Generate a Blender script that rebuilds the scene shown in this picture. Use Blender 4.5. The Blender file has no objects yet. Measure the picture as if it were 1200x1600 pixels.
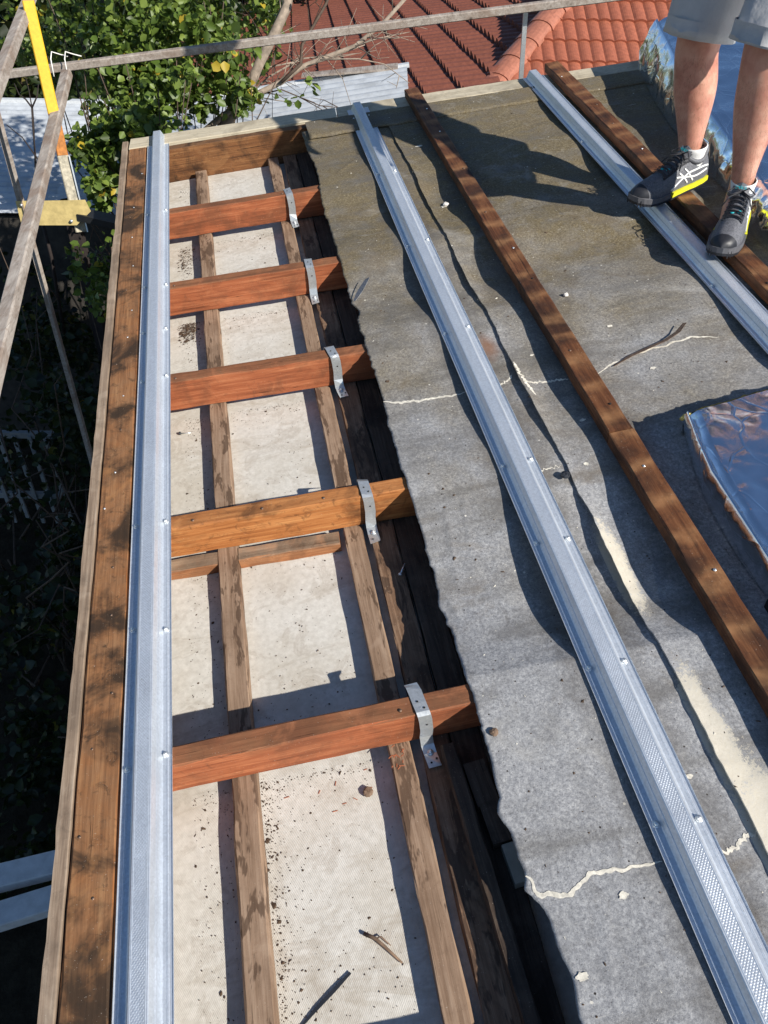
import bpy, bmesh, math, random
from mathutils import Vector, Matrix, noise
R = math.radians
random.seed(7)
sc = bpy.context.scene
col = sc.collection

# ------------------------------------------------------------------ frames
# World: z up, ground at z = 0.  The roof is pitched; ROOF maps roof coordinates (x across, y along, z normal) to world.
ROOF = Matrix(((0.97347731, -0.20183165, -0.10773079, 0.0),
               (0.18484448, 0.97133292, -0.14948202, 0.0),
               (0.13481266, 0.12560391, 0.98287802, 2.9),
               (0, 0, 0, 1)))
CAM = Vector((-0.15405, -0.21376, 4.30552))

# ------------------------------------------------------------------ camera, sky, sun, exposure
cd = bpy.data.cameras.new('camera'); cam = bpy.data.objects.new('camera', cd); col.objects.link(cam)
cam.matrix_world = Matrix(((0.99985181, -0.01721508, 0.0, CAM.x), (0.01096583, 0.63689557, -0.77087209, CAM.y),
                           (0.01327062, 0.77075786, 0.63698996, CAM.z), (0, 0, 0, 1)))
cd.sensor_fit = 'VERTICAL'; cd.sensor_height = 36; cd.lens = 27.0; cd.clip_start = 0.05; cd.clip_end = 600
sc.camera = cam
SUN = (ROOF.to_3x3() @ Vector((1.10, -1.08, 1.0))).normalized()
w = bpy.data.worlds.new('World'); sc.world = w; w.use_nodes = True
wn = w.node_tree; bg = wn.nodes['Background']
sky = wn.nodes.new('ShaderNodeTexSky'); sky.sky_type = 'NISHITA'; sky.sun_disc = False
sky.sun_elevation = math.asin(SUN.z); sky.sun_rotation = math.atan2(SUN.x, SUN.y)
sky.air_density = 1.0; sky.dust_density = 0.1; sky.ozone_density = 4.0
wn.links.new(sky.outputs[0], bg.inputs[0]); bg.inputs[1].default_value = 0.082
sd = bpy.data.lights.new('sun', 'SUN'); sun = bpy.data.objects.new('sun', sd); col.objects.link(sun)
sd.energy = 5.0; sd.angle = R(0.5); sd.color = (1.0, 0.95, 0.87)
sun.rotation_euler = SUN.to_track_quat('Z', 'Y').to_euler(); sun.location = (6, -5, 9)
sc.view_settings.view_transform = 'Standard'; sc.view_settings.look = 'None'
sc.view_settings.exposure = 0.35; sc.view_settings.gamma = 1.0
sc.cycles.max_bounces = 8

# ------------------------------------------------------------------ helpers
def at(px, py, Y):
    """world point at depth Y (metres north of the origin) seen in direction of photo pixel"""
    m = cam.matrix_world.to_3x3()
    d = m @ Vector((px - 600, -(py - 800), -1200))
    return CAM + d * ((Y - CAM.y) / d.y)

class MB:
    def __init__(s): s.v = []; s.f = []; s.m = []; s.sm = []; s.tint = None
    def add(s, vs, fs, mi=0, smooth=False):
        b = len(s.v); s.v += [tuple(p) for p in vs]
        for f in fs: s.f.append(tuple(i + b for i in f)); s.m.append(mi); s.sm.append(smooth)
    def box(s, x0, x1, y0, y1, z0, z1, mi=0):
        s.add([(x, y, z) for x in (x0, x1) for y in (y0, y1) for z in (z0, z1)],
              [(0, 1, 3, 2), (4, 6, 7, 5), (0, 4, 5, 1), (2, 3, 7, 6), (0, 2, 6, 4), (1, 5, 7, 3)], mi)
    def loft(s, rings, cap=True, closed=True, mi=0, smooth=False):
        n = len(rings[0]); vs = [p for r in rings for p in r]; fs = []
        for i in range(len(rings) - 1):
            for j in range(n if closed else n - 1):
                k = (j + 1) % n
                fs.append((i * n + j, i * n + k, (i + 1) * n + k, (i + 1) * n + j))
        if cap: fs += [tuple(range(n - 1, -1, -1)), tuple(range((len(rings) - 1) * n, len(rings) * n))]
        s.add(vs, fs, mi, smooth)
    def tube(s, pts, rad, n=6, mi=0, cap=True):
        pts = [Vector(p) for p in pts]; rings = []
        rads = rad if isinstance(rad, (list, tuple)) else [rad] * len(pts)
        up = Vector((0.13, 0.21, 0.97))
        for i, p in enumerate(pts):
            t = (pts[min(i + 1, len(pts) - 1)] - pts[max(i - 1, 0)]).normalized()
            a = t.cross(up)
            if a.length < 0.05: a = t.cross(Vector((1, 0, 0)))
            a.normalize(); b = t.cross(a)
            rings.append([p + (a * math.cos(q) + b * math.sin(q)) * rads[i] for q in [2 * math.pi * k / n for k in range(n)]])
        s.loft(rings, cap, True, mi, True)
    def bar(s, p, q, wa, wb, up=(0, 0, 1), mi=0, ch=0.0):
        p, q = Vector(p), Vector(q); t = (q - p).normalized(); a = t.cross(Vector(up)).normalized(); b = a.cross(t)
        c = min(wa, wb) * ch
        if ch: pr = [(-wa / 2 + c, -wb / 2), (wa / 2 - c, -wb / 2), (wa / 2, -wb / 2 + c), (wa / 2, wb / 2 - c), (wa / 2 - c, wb / 2), (-wa / 2 + c, wb / 2), (-wa / 2, wb / 2 - c), (-wa / 2, -wb / 2 + c)]
        else: pr = [(-wa / 2, -wb / 2), (wa / 2, -wb / 2), (wa / 2, wb / 2), (-wa / 2, wb / 2)]
        s.loft([[o + a * x + b * z for x, z in pr] for o in (p, q)], True, True, mi)
    def disc(s, c, r, h, n=8, ax=(0, 0, 1), mi=0):
        c = Vector(c); s.tube([c, c + Vector(ax).normalized() * h], [r, r * 0.9], n, mi)
    def build(s, name, mats, parent=None, mw=None):
        me = bpy.data.meshes.new(name); me.from_pydata(s.v, [], s.f)
        for m in (mats if isinstance(mats, (list, tuple)) else [mats]): me.materials.append(m)
        me.polygons.foreach_set('material_index', s.m); me.polygons.foreach_set('use_smooth', s.sm)
        if s.tint is not None:
            at_ = me.attributes.new('tint', 'FLOAT', 'FACE'); at_.data.foreach_set('value', s.tint)
        me.update(); bm = bmesh.new(); bm.from_mesh(me); bmesh.ops.recalc_face_normals(bm, faces=bm.faces); bm.to_mesh(me); bm.free()
        return link(name, me, parent, mw)

def link(name, me, parent=None, mw=None):
    o = bpy.data.objects.new(name, me); col.objects.link(o)
    if parent is not None: o.parent = parent
    if mw is not None: o.matrix_world = mw if parent is None else mw; 
    return o
def local(o, m): o.matrix_local = m; return o
def tag(o, label=None, cat=None, group=None, kind=None):
    if label: o['label'] = label
    if cat: o['category'] = cat
    if group: o['group'] = group
    if kind: o['kind'] = kind
    return o
def empty(name, mw, label, cat, group=None):
    o = bpy.data.objects.new(name, None); col.objects.link(o); o.matrix_world = mw; o.empty_display_size = 0.1
    return tag(o, label, cat, group)
def T(x, y, z): return Matrix.Translation((x, y, z))
def RZ(a): return Matrix.Rotation(R(a), 4, 'Z')
def roofm(x, y, z=0, rz=0): return ROOF @ T(x, y, z) @ RZ(rz)
def nz(x, y, z=0): return noise.noise(Vector((x, y, z)))

def beam(L, wd, h, n=None, jit=0.001, ch=0.003, seed=0, ends=0.0):
    """timber along +Y, x in [-w/2, w/2], z in [-h, 0]; slightly uneven arrises"""
    mb = MB(); n = n or max(6, int(L / 0.06)); rings = []
    for i in range(n + 1):
        y = L * i / n; a = wd / 2; c = ch * (1 + 0.7 * nz(y * 9, seed))
        pr = [(-a + c, -h), (a - c, -h), (a, -h + c), (a, -c), (a - c, 0), (-a + c, 0), (-a, -c), (-a, -h + c)]
        yy = y + (ends * (1 if i == n else -1) if i in (0, n) else 0)
        rings.append([(x + jit * nz(y * 11, k * 3.1 + seed, 1), yy + (0.5 * ends * nz(k * 2.3, seed) if i in (0, n) else 0), z + jit * nz(y * 13, k * 5.7 + seed, 2)) for k, (x, z) in enumerate(pr)])
    mb.loft(rings); return mb

# ------------------------------------------------------------------ material helpers
class NT:
    def __init__(s, name):
        s.m = bpy.data.materials.new(name); s.m.use_nodes = True; s.t = s.m.node_tree; s.b = s.t.nodes['Principled BSDF']
    def n(s, typ, **kw):
        nd = s.t.nodes.new('ShaderNode' + typ)
        for k, v in kw.items():
            if k.startswith('_'): setattr(nd, k[1:], v)
            else:
                key = {'i0': 0, 'i1': 1, 'i2': 2}.get(k, k)
                if hasattr(v, 'is_output'): s.t.links.new(v, nd.inputs[key])
                else: nd.inputs[key].default_value = v
        return nd
    def L(s, a, b): s.t.links.new(a, b)
    def coord(s, what='Object', scale=(1, 1, 1), rnd=True):
        c = s.n('TexCoord').outputs[what]
        mp = s.n('Mapping', Vector=c, Scale=scale)
        if rnd:
            oi = s.n('ObjectInfo'); mm = s.n('Math', _operation='MULTIPLY', i0=oi.outputs['Random'], i1=37.0)
            s.L(mm.outputs[0], mp.inputs['Location'])
        return mp.outputs[0]
    def noise(s, vec, scale, detail=4, rough=0.55, dist=0.0):
        return s.n('TexNoise', Vector=vec, Scale=scale, Detail=detail, Roughness=rough, Distortion=dist).outputs['Fac']
    def ramp(s, fac, stops, interp='LINEAR'):
        nd = s.n('ValToRGB', Fac=fac); cr = nd.color_ramp; cr.interpolation = interp
        while len(cr.elements) < len(stops): cr.elements.new(0.5)
        for e, (p, c) in zip(cr.elements, stops):
            e.position = p; e.color = (*c, 1) if isinstance(c, (tuple, list)) else (c, c, c, 1)
        return nd.outputs['Color']
    def mix(s, fac, a, b, mode='MIX'):
        nd = s.n('Mix', _data_type='RGBA', _blend_type=mode)
        for k, v in ((0, fac), (6, a), (7, b)):
            if hasattr(v, 'is_output'): s.L(v, nd.inputs[k])
            else: nd.inputs[k].default_value = ((*v, 1) if isinstance(v, (tuple, list)) else v)
        return nd.outputs[2]
    def math(s, op, a, b=0.0, c=None):
        nd = s.n('Math', _operation=op, i0=a, i1=b)
        if c is not None: 
            if hasattr(c, 'is_output'): s.L(c, nd.inputs[2])
            else: nd.inputs[2].default_value = c
        return nd.outputs[0]
    def bump(s, h, strength=0.3, dist=0.002, nrm=None):
        nd = s.n('Bump', Height=h, Strength=strength, Distance=dist)
        if nrm is not None: s.L(nrm, nd.inputs['Normal'])
        return nd.outputs[0]
    def out(s, color=None, rough=None, normal=None, metal=None, spec=None, **kw):
        for k, v in (('Base Color', color), ('Roughness', rough), ('Normal', normal), ('Metallic', metal), ('Specular IOR Level', spec)):
            if v is None: continue
            if hasattr(v, 'is_output'): s.L(v, s.b.inputs[k])
            else: s.b.inputs[k].default_value = (*v, 1) if isinstance(v, (tuple, list)) else v
        return s.m
    def objnormal_z(s):
        return s.n('SeparateXYZ', i0=s.n('TexCoord').outputs['Normal']).outputs[2]
    def xyz(s, rnd=False):
        return s.n('SeparateXYZ', i0=s.n('TexCoord').outputs['Object']).outputs

def plain(name, c, rough=0.6, metal=0.0, var=0.15, sc_=30, spec=0.4):
    t = NT(name); v = t.coord()
    f = t.noise(v, sc_, 5, 0.6)
    cc = t.ramp(f, [(0.3, tuple(k * (1 - var) for k in c)), (0.7, tuple(min(1, k * (1 + var)) for k in c))])
    return t.out(cc, rough, t.bump(f, 0.15, 0.001), metal, spec)

def wood(name, c_dark, c_mid, c_light, top=None, stain=(0.03, 0.018, 0.012), stain_amt=0.45, grain=1.0, bands=None, topmix=0.8, rough=0.75, bumpk=0.5, wet=None):
    t = NT(name)
    v = t.coord('Object', (1, 1, 1)); vg = t.coord('Object', (1, 0.045, 1))
    g = t.noise(vg, 160 * grain, 6, 0.65, 0.4); g2 = t.noise(vg, 45 * grain, 4, 0.6, 0.8)
    gg = t.math('ADD', t.math('MULTIPLY', g, 0.55), t.math('MULTIPLY', g2, 0.45))
    c = t.ramp(gg, [(0.32, c_dark), (0.5, c_mid), (0.68, c_light)])
    if top:
        zt = t.n('MapRange', Value=t.objnormal_z()); zt.inputs[1].default_value = 0.5; zt.inputs[2].default_value = 0.8
        edge = t.noise(v, 22, 4, 0.6)
        f = t.math('MULTIPLY', zt.outputs[0], t.math('MULTIPLY_ADD', edge, 0.9, topmix - 0.45))
        tc = t.mix(t.ramp(gg, [(0.3, 0.0), (0.7, 1.0)]), tuple(k * 0.6 for k in top), tuple(min(1, k * 1.35) for k in top))
        c = t.mix(f, c, tc)
    b = t.noise(v, 5.5, 5, 0.62, 0.5)
    sf = t.ramp(b, [(0.47, 0.0), (0.6, stain_amt * 0.9), (0.75, min(1, stain_amt * 1.2))])
    c = t.mix(sf, c, stain)
    b2 = t.noise(v, 30, 5, 0.7, 0.8)
    c = t.mix(t.ramp(b2, [(0.55, 0.0), (0.7, stain_amt * 0.8)]), c, stain)
    c = t.mix(t.ramp(t.noise(v, 8, 4, 0.6, 1.2), [(0.58, 0.0), (0.7, 0.35)]), c, c_light)
    if wet:
        wv = t.coord('Object', (1, 0.22, 1)); wb = t.noise(wv, 26, 4, 0.7, 0.3)
        c = t.mix(t.ramp(wb, [(0.54, 0.0), (0.575, 0.78)]), c, wet)
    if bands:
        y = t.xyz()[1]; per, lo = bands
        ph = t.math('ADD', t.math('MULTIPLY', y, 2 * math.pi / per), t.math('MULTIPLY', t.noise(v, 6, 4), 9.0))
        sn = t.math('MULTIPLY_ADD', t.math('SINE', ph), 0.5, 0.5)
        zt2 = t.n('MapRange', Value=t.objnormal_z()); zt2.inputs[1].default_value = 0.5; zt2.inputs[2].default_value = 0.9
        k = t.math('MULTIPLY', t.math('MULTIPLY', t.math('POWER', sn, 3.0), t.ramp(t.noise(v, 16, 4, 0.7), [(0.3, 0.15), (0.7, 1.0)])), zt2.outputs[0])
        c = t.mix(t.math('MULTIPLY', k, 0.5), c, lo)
    spk = t.noise(v, 260, 3, 0.7)
    c = t.mix(t.ramp(spk, [(0.66, 0.0), (0.72, 0.5)]), c, tuple(k * 0.35 for k in c_dark))
    c = t.mix(t.ramp(t.noise(v, 340, 2, 0.6), [(0.7, 0.0), (0.74, 0.55)]), c, (0.55, 0.47, 0.38))
    vc = t.coord('Object', (1, 0.014, 1)); ck = t.noise(vc, 110, 3, 0.6, 0.6)
    ckf = t.ramp(ck, [(0.655, 0.0), (0.68, 0.85), (0.7, 0.0)])
    c = t.mix(ckf, c, tuple(k * 0.18 for k in c_dark))
    kn = t.n('TexVoronoi', Vector=t.coord('Object', (1, 0.35, 1)), Scale=7.0); kr = t.n('SeparateColor', i0=kn.outputs['Color']).outputs[0]
    kd = t.math('ADD', kn.outputs['Distance'], t.math('MULTIPLY', g2, 0.05))
    kf = t.math('MULTIPLY', t.ramp(kd, [(0.05, 0.85), (0.12, 0.0)]), t.math('GREATER_THAN', kr, 0.72))
    c = t.mix(kf, c, tuple(k * 0.3 for k in c_dark))
    nb = t.bump(gg, bumpk, 0.0016); nb = t.bump(b, 0.35, 0.003, nb); nb = t.bump(ck, 0.25, 0.003, nb)
    return t.out(c, rough, nb, 0, 0.25)

M_rafter = wood('red hardwood', (0.15, 0.042, 0.018), (0.35, 0.105, 0.043), (0.52, 0.2, 0.09), top=(0.2, 0.095, 0.046), stain=(0.12, 0.05, 0.026), stain_amt=0.55, topmix=0.75)
M_rafter2 = wood('golden hardwood', (0.2, 0.062, 0.018), (0.42, 0.155, 0.046), (0.6, 0.28, 0.1), top=(0.38, 0.16, 0.055), stain=(0.045, 0.022, 0.012), stain_amt=0.75, topmix=0.5)
M_endr = wood('dark stained end rafter', (0.07, 0.03, 0.014), (0.19, 0.08, 0.03), (0.32, 0.16, 0.065), top=(0.15, 0.08, 0.04), stain=(0.03, 0.017, 0.01), stain_amt=0.9)
M_edgebeam = wood('stained edge beam', (0.1, 0.036, 0.013), (0.29, 0.11, 0.035), (0.42, 0.2, 0.075), top=(0.24, 0.145, 0.08), stain=(0.034, 0.023, 0.015), stain_amt=1.0, topmix=0.45)
M_edgebeam_ = None
M_fascia = wood('weathered fascia timber', (0.16, 0.11, 0.075), (0.3, 0.22, 0.155), (0.45, 0.36, 0.27), stain=(0.08, 0.06, 0.045), stain_amt=0.4)
M_cbat = wood('weathered ceiling batten', (0.15, 0.088, 0.052), (0.3, 0.2, 0.132), (0.42, 0.3, 0.21), stain=(0.12, 0.07, 0.042), stain_amt=0.3, wet=(0.085, 0.05, 0.031))
M_cbat_side = wood('fresh sawn batten', (0.25, 0.09, 0.035), (0.45, 0.19, 0.08), (0.58, 0.3, 0.15), top=(0.3, 0.22, 0.15), topmix=0.95)
M_plate = wood('old plate timber', (0.1, 0.055, 0.032), (0.22, 0.13, 0.078), (0.36, 0.24, 0.155), stain=(0.05, 0.03, 0.02), stain_amt=0.6, wet=(0.06, 0.036, 0.024))
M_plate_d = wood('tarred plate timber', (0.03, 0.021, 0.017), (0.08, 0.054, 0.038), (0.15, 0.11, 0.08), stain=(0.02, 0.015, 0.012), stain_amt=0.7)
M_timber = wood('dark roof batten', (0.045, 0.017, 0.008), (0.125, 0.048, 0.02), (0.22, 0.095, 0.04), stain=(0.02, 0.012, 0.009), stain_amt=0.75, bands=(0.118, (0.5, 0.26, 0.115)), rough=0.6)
M_cream = wood('cream end board', (0.4, 0.34, 0.24), (0.54, 0.47, 0.34), (0.66, 0.59, 0.45), stain=(0.26, 0.22, 0.16), stain_amt=0.6, bumpk=0.3)

def steel(name, base=(0.73, 0.775, 0.825), rough=0.42, knurl=False, metal=0.6):
    t = NT(name); v = t.coord()
    sp = t.n('TexVoronoi', Vector=v, Scale=240.0); spc = t.n('SeparateColor', i0=sp.outputs['Color']).outputs[0]
    big = t.noise(v, 9, 4)
    c = t.mix(t.math('MULTIPLY_ADD', spc, 0.5, t.math('MULTIPLY', big, 0.4)), tuple(k * 0.84 for k in base), tuple(min(1, k * 1.13) for k in base))
    dirt = t.ramp(t.noise(v, 130, 4, 0.75), [(0.63, 0.0), (0.74, 0.6)])
    c = t.mix(dirt, c, (0.3, 0.29, 0.27))
    sm = t.coord('Object', (1, 0.12, 1)); smn = t.noise(sm, 22, 5, 0.7, 0.6)
    c = t.mix(t.ramp(smn, [(0.55, 0.0), (0.7, 0.4)]), c, tuple(k * 0.62 for k in base))
    r = t.math('MULTIPLY_ADD', big, 0.25, t.math('MULTIPLY_ADD', smn, 0.25, rough - 0.24))
    h = t.math('MULTIPLY', spc, 0.25)
    nb = t.bump(h, 0.12, 0.0006)
    if knurl:
        x, y, z = t.xyz()
        sx = t.math('SINE', t.math('MULTIPLY', x, 2 * math.pi / 0.0056)); sy = t.math('SINE', t.math('MULTIPLY', y, 2 * math.pi / 0.0072))
        dots = t.math('POWER', t.math('MAXIMUM', t.math('MULTIPLY', sx, sy), 0.0), 0.7)
        ctr = t.math('LESS_THAN', t.math('ABSOLUTE', t.math('SUBTRACT', x, 0.0505)), 0.0115)
        hi = t.math('GREATER_THAN', z, 0.0285)
        k = t.math('MULTIPLY', dots, t.math('MULTIPLY', ctr, hi))
        nb = t.bump(t.math('MULTIPLY', k, t.math('MULTIPLY_ADD', big, 0.8, 0.4)), 0.55, 0.0011, nb)
    return t.out(c, r, nb, metal)
M_steel = steel('zinc coated batten', knurl=True)
M_galv = steel('galvanised strap', (0.6, 0.62, 0.62), 0.3)
M_screw = steel('screw zinc', (0.8, 0.82, 0.82), 0.32, metal=0.7)
M_nail = plain('old nail', (0.2, 0.13, 0.09), 0.5, 0.5)
M_hole = plain('dark hole', (0.012, 0.012, 0.012), 0.9)
M_black = plain('black plastic', (0.025, 0.028, 0.035), 0.35)
M_dirt = plain('dry dirt', (0.085, 0.055, 0.035), 0.95, sc_=80, var=0.5)
M_bark = plain('bark strip', (0.2, 0.13, 0.085), 0.8, sc_=60, var=0.4)
M_seal = plain('cream sealant', (0.72, 0.67, 0.56), 0.7, sc_=110, var=0.35)
M_stone = plain('pale stone', (0.7, 0.66, 0.6), 0.8, sc_=80)
M_splinter = plain('red splinter', (0.4, 0.13, 0.06), 0.8)

def felt_mat(name):
    t = NT(name); v = t.coord(rnd=False); x, y, z = t.xyz()
    a = t.noise(v, 3.2, 6, 0.65, 0.4); b = t.noise(v, 130, 6, 0.85); f = t.noise(v, 330, 3, 0.75); m = t.noise(v, 13, 5, 0.65, 0.6)
    grey = t.ramp(b, [(0.3, (0.13, 0.132, 0.14)), (0.5, (0.31, 0.31, 0.315)), (0.66, (0.52, 0.515, 0.5))])
    brown = t.ramp(b, [(0.3, (0.055, 0.042, 0.022)), (0.5, (0.16, 0.125, 0.07)), (0.7, (0.33, 0.275, 0.17))])
    k = t.math('ADD', t.math('MULTIPLY', y, 0.55), t.math('MULTIPLY', t.math('SUBTRACT', a, 0.5), 2.1))
    k = t.n('MapRange', Value=k); k.inputs[1].default_value = 0.55; k.inputs[2].default_value = 1.5
    c = t.mix(k.outputs[0], grey, brown)
    # tide marks across the sheet and mottling
    tv = t.coord('Object', (0.25, 1, 1), rnd=False); td = t.noise(tv, 6.5, 5, 0.6, 0.3)
    c = t.mix(t.ramp(td, [(0.5, 0.0), (0.62, 0.55), (0.66, 0.2), (0.8, 0.5)]), c, (0.11, 0.1, 0.085))
    c = t.mix(t.ramp(m, [(0.3, 0.45), (0.52, 0.0)]), c, (0.16, 0.155, 0.15))
    c = t.mix(t.ramp(t.noise(v, 5.0, 5, 0.7, 1.0), [(0.58, 0.0), (0.72, 0.45)]), c, (0.42, 0.4, 0.36))
    c = t.mix(t.ramp(t.noise(v, 2.3, 6, 0.72, 1.6), [(0.52, 0.0), (0.66, 0.5)]), c, (0.15, 0.115, 0.075))
    sv_ = t.coord('Object', (1, 0.3, 1), rnd=False); c = t.mix(t.ramp(t.noise(sv_, 24, 5, 0.7, 0.8), [(0.6, 0.0), (0.7, 0.4)]), c, (0.1, 0.09, 0.08))
    scf = t.coord('Object', (0.12, 1, 1), rnd=False); c = t.mix(t.ramp(t.noise(scf, 130, 3, 0.6, 0.5), [(0.68, 0.0), (0.72, 0.35)]), c, (0.55, 0.53, 0.48))
    c = t.mix(t.ramp(f, [(0.3, 0.75), (0.42, 0.0)]), c, (0.045, 0.043, 0.042))
    c = t.mix(t.ramp(t.noise(v, 300, 4, 0.8), [(0.6, 0.0), (0.7, 0.7)]), c, (0.6, 0.57, 0.5))
    vo = t.n('TexVoronoi', Vector=v, Scale=38.0); sp = t.math('LESS_THAN', vo.outputs['Distance'], 0.075)
    rn = t.n('SeparateColor', i0=vo.outputs['Color']).outputs
    c = t.mix(t.math('MULTIPLY', sp, t.math('GREATER_THAN', rn[0], 0.62)), c, (0.035, 0.03, 0.027))
    vo2 = t.n('TexVoronoi', Vector=v, Scale=21.0); sp2 = t.math('LESS_THAN', vo2.outputs['Distance'], t.math('MULTIPLY', b, 0.11))
    rn2 = t.n('SeparateColor', i0=vo2.outputs['Color']).outputs
    c = t.mix(t.math('MULTIPLY', sp2, t.math('GREATER_THAN', rn2[1], 0.74)), c, (0.66, 0.62, 0.54))
    for cx, cy, rx_, ry2 in ((0.605, 0.99, 0.025, 0.13), (0.608, 0.54, 0.03, 0.17), (0.625, 0.37, 0.06, 0.12)):
        ex = t.math('MULTIPLY', t.math('SUBTRACT', x, cx), 1 / rx_); ey = t.math('MULTIPLY', t.math('SUBTRACT', y, cy), 1 / ry2)
        ed = t.math('SQRT', t.math('ADD', t.math('MULTIPLY', ex, ex), t.math('MULTIPLY', ey, ey)))
        ed = t.math('ADD', ed, t.math('ADD', t.math('MULTIPLY', t.math('SUBTRACT', m, 0.5), 1.6), t.math('MULTIPLY', t.math('SUBTRACT', b, 0.5), 2.6)))
        mk = t.math('MULTIPLY', t.ramp(ed, [(0.75, 0.85), (0.92, 0.6), (1.0, 0.0)]), t.math('GREATER_THAN', x, 0.583))
        c = t.mix(mk, c, t.mix(b, (0.5, 0.44, 0.33), (0.78, 0.73, 0.62)))
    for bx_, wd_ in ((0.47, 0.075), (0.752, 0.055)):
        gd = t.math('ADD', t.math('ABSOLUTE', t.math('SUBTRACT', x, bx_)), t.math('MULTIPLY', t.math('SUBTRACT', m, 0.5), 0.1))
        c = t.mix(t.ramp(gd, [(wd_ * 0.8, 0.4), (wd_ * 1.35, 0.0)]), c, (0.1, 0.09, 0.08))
    # a rust bleed near the lap
    rx = t.math('SUBTRACT', x, 0.545); ry = t.math('MULTIPLY', t.math('SUBTRACT', y, 1.86), 0.45)
    dd = t.math('SQRT', t.math('ADD', t.math('MULTIPLY', rx, rx), t.math('MULTIPLY', ry, ry)))
    c = t.mix(t.ramp(t.math('ADD', dd, t.math('MULTIPLY', m, 0.03)), [(0.02, 0.65), (0.05, 0.0)]), c, (0.25, 0.11, 0.05))
    nb = t.bump(b, 0.35, 0.0022); nb = t.bump(f, 0.4, 0.0012, nb)
    return t.out(c, 0.82, nb, 0, 0.3)
M_felt = felt_mat('aged bitumen felt')

def sheet_mat():
    t = NT('fibre cement sheet'); v = t.coord(rnd=False)
    a = t.noise(v, 4, 5, 0.6); b = t.noise(v, 60, 5, 0.7); d = t.noise(v, 11, 5, 0.65, 0.7)
    c = t.ramp(b, [(0.3, (0.53, 0.5, 0.44)), (0.7, (0.7, 0.67, 0.605))])
    c = t.mix(t.ramp(a, [(0.42, 0.0), (0.7, 0.5)]), c, (0.44, 0.38, 0.29))
    c = t.mix(t.ramp(d, [(0.54, 0.0), (0.6, 0.3), (0.615, 0.1), (0.75, 0.5)]), c, (0.3, 0.24, 0.175))
    tv = t.coord('Object', (0.3, 1, 1), rnd=False); td = t.noise(tv, 9, 5, 0.6, 0.5)
    c = t.mix(t.ramp(td, [(0.56, 0.0), (0.6, 0.28), (0.62, 0.03), (0.66, 0.2), (0.7, 0.0)]), c, (0.36, 0.3, 0.22))
    c = t.mix(t.ramp(t.noise(v, 170, 4, 0.75), [(0.68, 0.0), (0.74, 0.6)]), c, (0.12, 0.085, 0.055))
    wv = t.n('TexWave', Vector=t.n('Mapping', Vector=v, Rotation=(0, 0, 0.6)).outputs[0], Scale=95.0, Distortion=3.0, Detail=2.0)
    nb = t.bump(wv.outputs['Fac'], 0.22, 0.001); nb = t.bump(b, 0.3, 0.0015, nb)
    return t.out(c, 0.9, nb, 0, 0.2)
M_sheet = sheet_mat()

def foil_mat():
    t = NT('aluminium foil facing'); v = t.coord()
    a = t.n('TexVoronoi', Vector=t.n('Mapping', Vector=v, Scale=(1, 1, 1)).outputs[0], Scale=16.0, _feature='F1')
    ds = t.noise(v, 9, 4, 0.6, 1.5); fn = t.noise(v, 48, 4, 0.7, 1.2)
    h = t.math('ADD', t.math('MULTIPLY', ds, 1.0), t.math('MULTIPLY', fn, 0.16))
    cz = t.n('TexVoronoi', Vector=t.n('Mapping', Vector=t.mix(0.12, v, t.n('TexNoise', Vector=v, Scale=5.0).outputs['Color']), Scale=(1.4, 0.8, 1)).outputs[0], Scale=9.0, _feature='DISTANCE_TO_EDGE')
    cr = t.ramp(cz.outputs['Distance'], [(0.0, 1.0), (0.035, 0.0)])
    nb = t.bump(h, 0.12, 0.008); nb = t.bump(cr, 0.35, 0.002, nb)
    return t.out((0.86, 0.93, 1.0), t.math('MULTIPLY_ADD', ds, 0.14, 0.12), nb, 1.0)  # base tinted blue, putting extra sky reflection into the colour
M_foil = foil_mat()
M_wool = plain('yellow glass wool', (0.75, 0.6, 0.18), 0.95, sc_=150, var=0.3)

# ------------------------------------------------------------------ ground
def ground_mat():
    t = NT('ground soil and grass'); v = t.coord(rnd=False); x, y, z = t.xyz()
    b = t.noise(v, 9, 6, 0.7); a = t.noise(v, 0.6, 4)
    soil = t.ramp(b, [(0.3, (0.012, 0.01, 0.007)), (0.7, (0.05, 0.04, 0.026))])
    grass = t.ramp(b, [(0.3, (0.13, 0.125, 0.03)), (0.7, (0.36, 0.32, 0.11))])
    k = t.n('MapRange', Value=t.math('ADD', y, t.math('MULTIPLY', a, 3.0))); k.inputs[1].default_value = 12.0; k.inputs[2].default_value = 14.0
    return t.out(t.mix(k.outputs[0], soil, grass), 0.95, t.bump(b, 0.6, 0.05), 0, 0.1)
mb = MB(); N = 60
vs = []; 
for i in range(N + 1):
    for j in range(N + 1):
        sx = (i / N * 2 - 1); sy = (j / N * 2 - 1)
        x = math.copysign(abs(sx) ** 3 * 200, sx); y = math.copysign(abs(sy) ** 3 * 200, sy)
        vs.append((x, y, 0.04 * nz(x * 1.3, y * 1.3)))
mb.add(vs, [(i * (N + 1) + j, (i + 1) * (N + 1) + j, (i + 1) * (N + 1) + j + 1, i * (N + 1) + j + 1) for i in range(N) for j in range(N)], 0, True)
tag(mb.build('ground', ground_mat()), kind='structure')

# ------------------------------------------------------------------ house walls under the roof
M_wall = plain('painted wall', (0.42, 0.4, 0.36), 0.9, sc_=12)
mb = MB(); cs = [(-0.6, -1.9), (2.9, -1.9), (2.9, 3.74), (-0.6, 3.82)]
top = [ROOF @ Vector((x, y, -0.17)) for x, y in cs]; bot = [Vector((p.x, p.y, -0.1)) for p in top]
mb.add(top + bot, [(0, 1, 5, 4), (1, 2, 6, 5), (2, 3, 7, 6), (3, 0, 4, 7)])
tag(mb.build('house_wall', M_wall), kind='structure')

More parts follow.
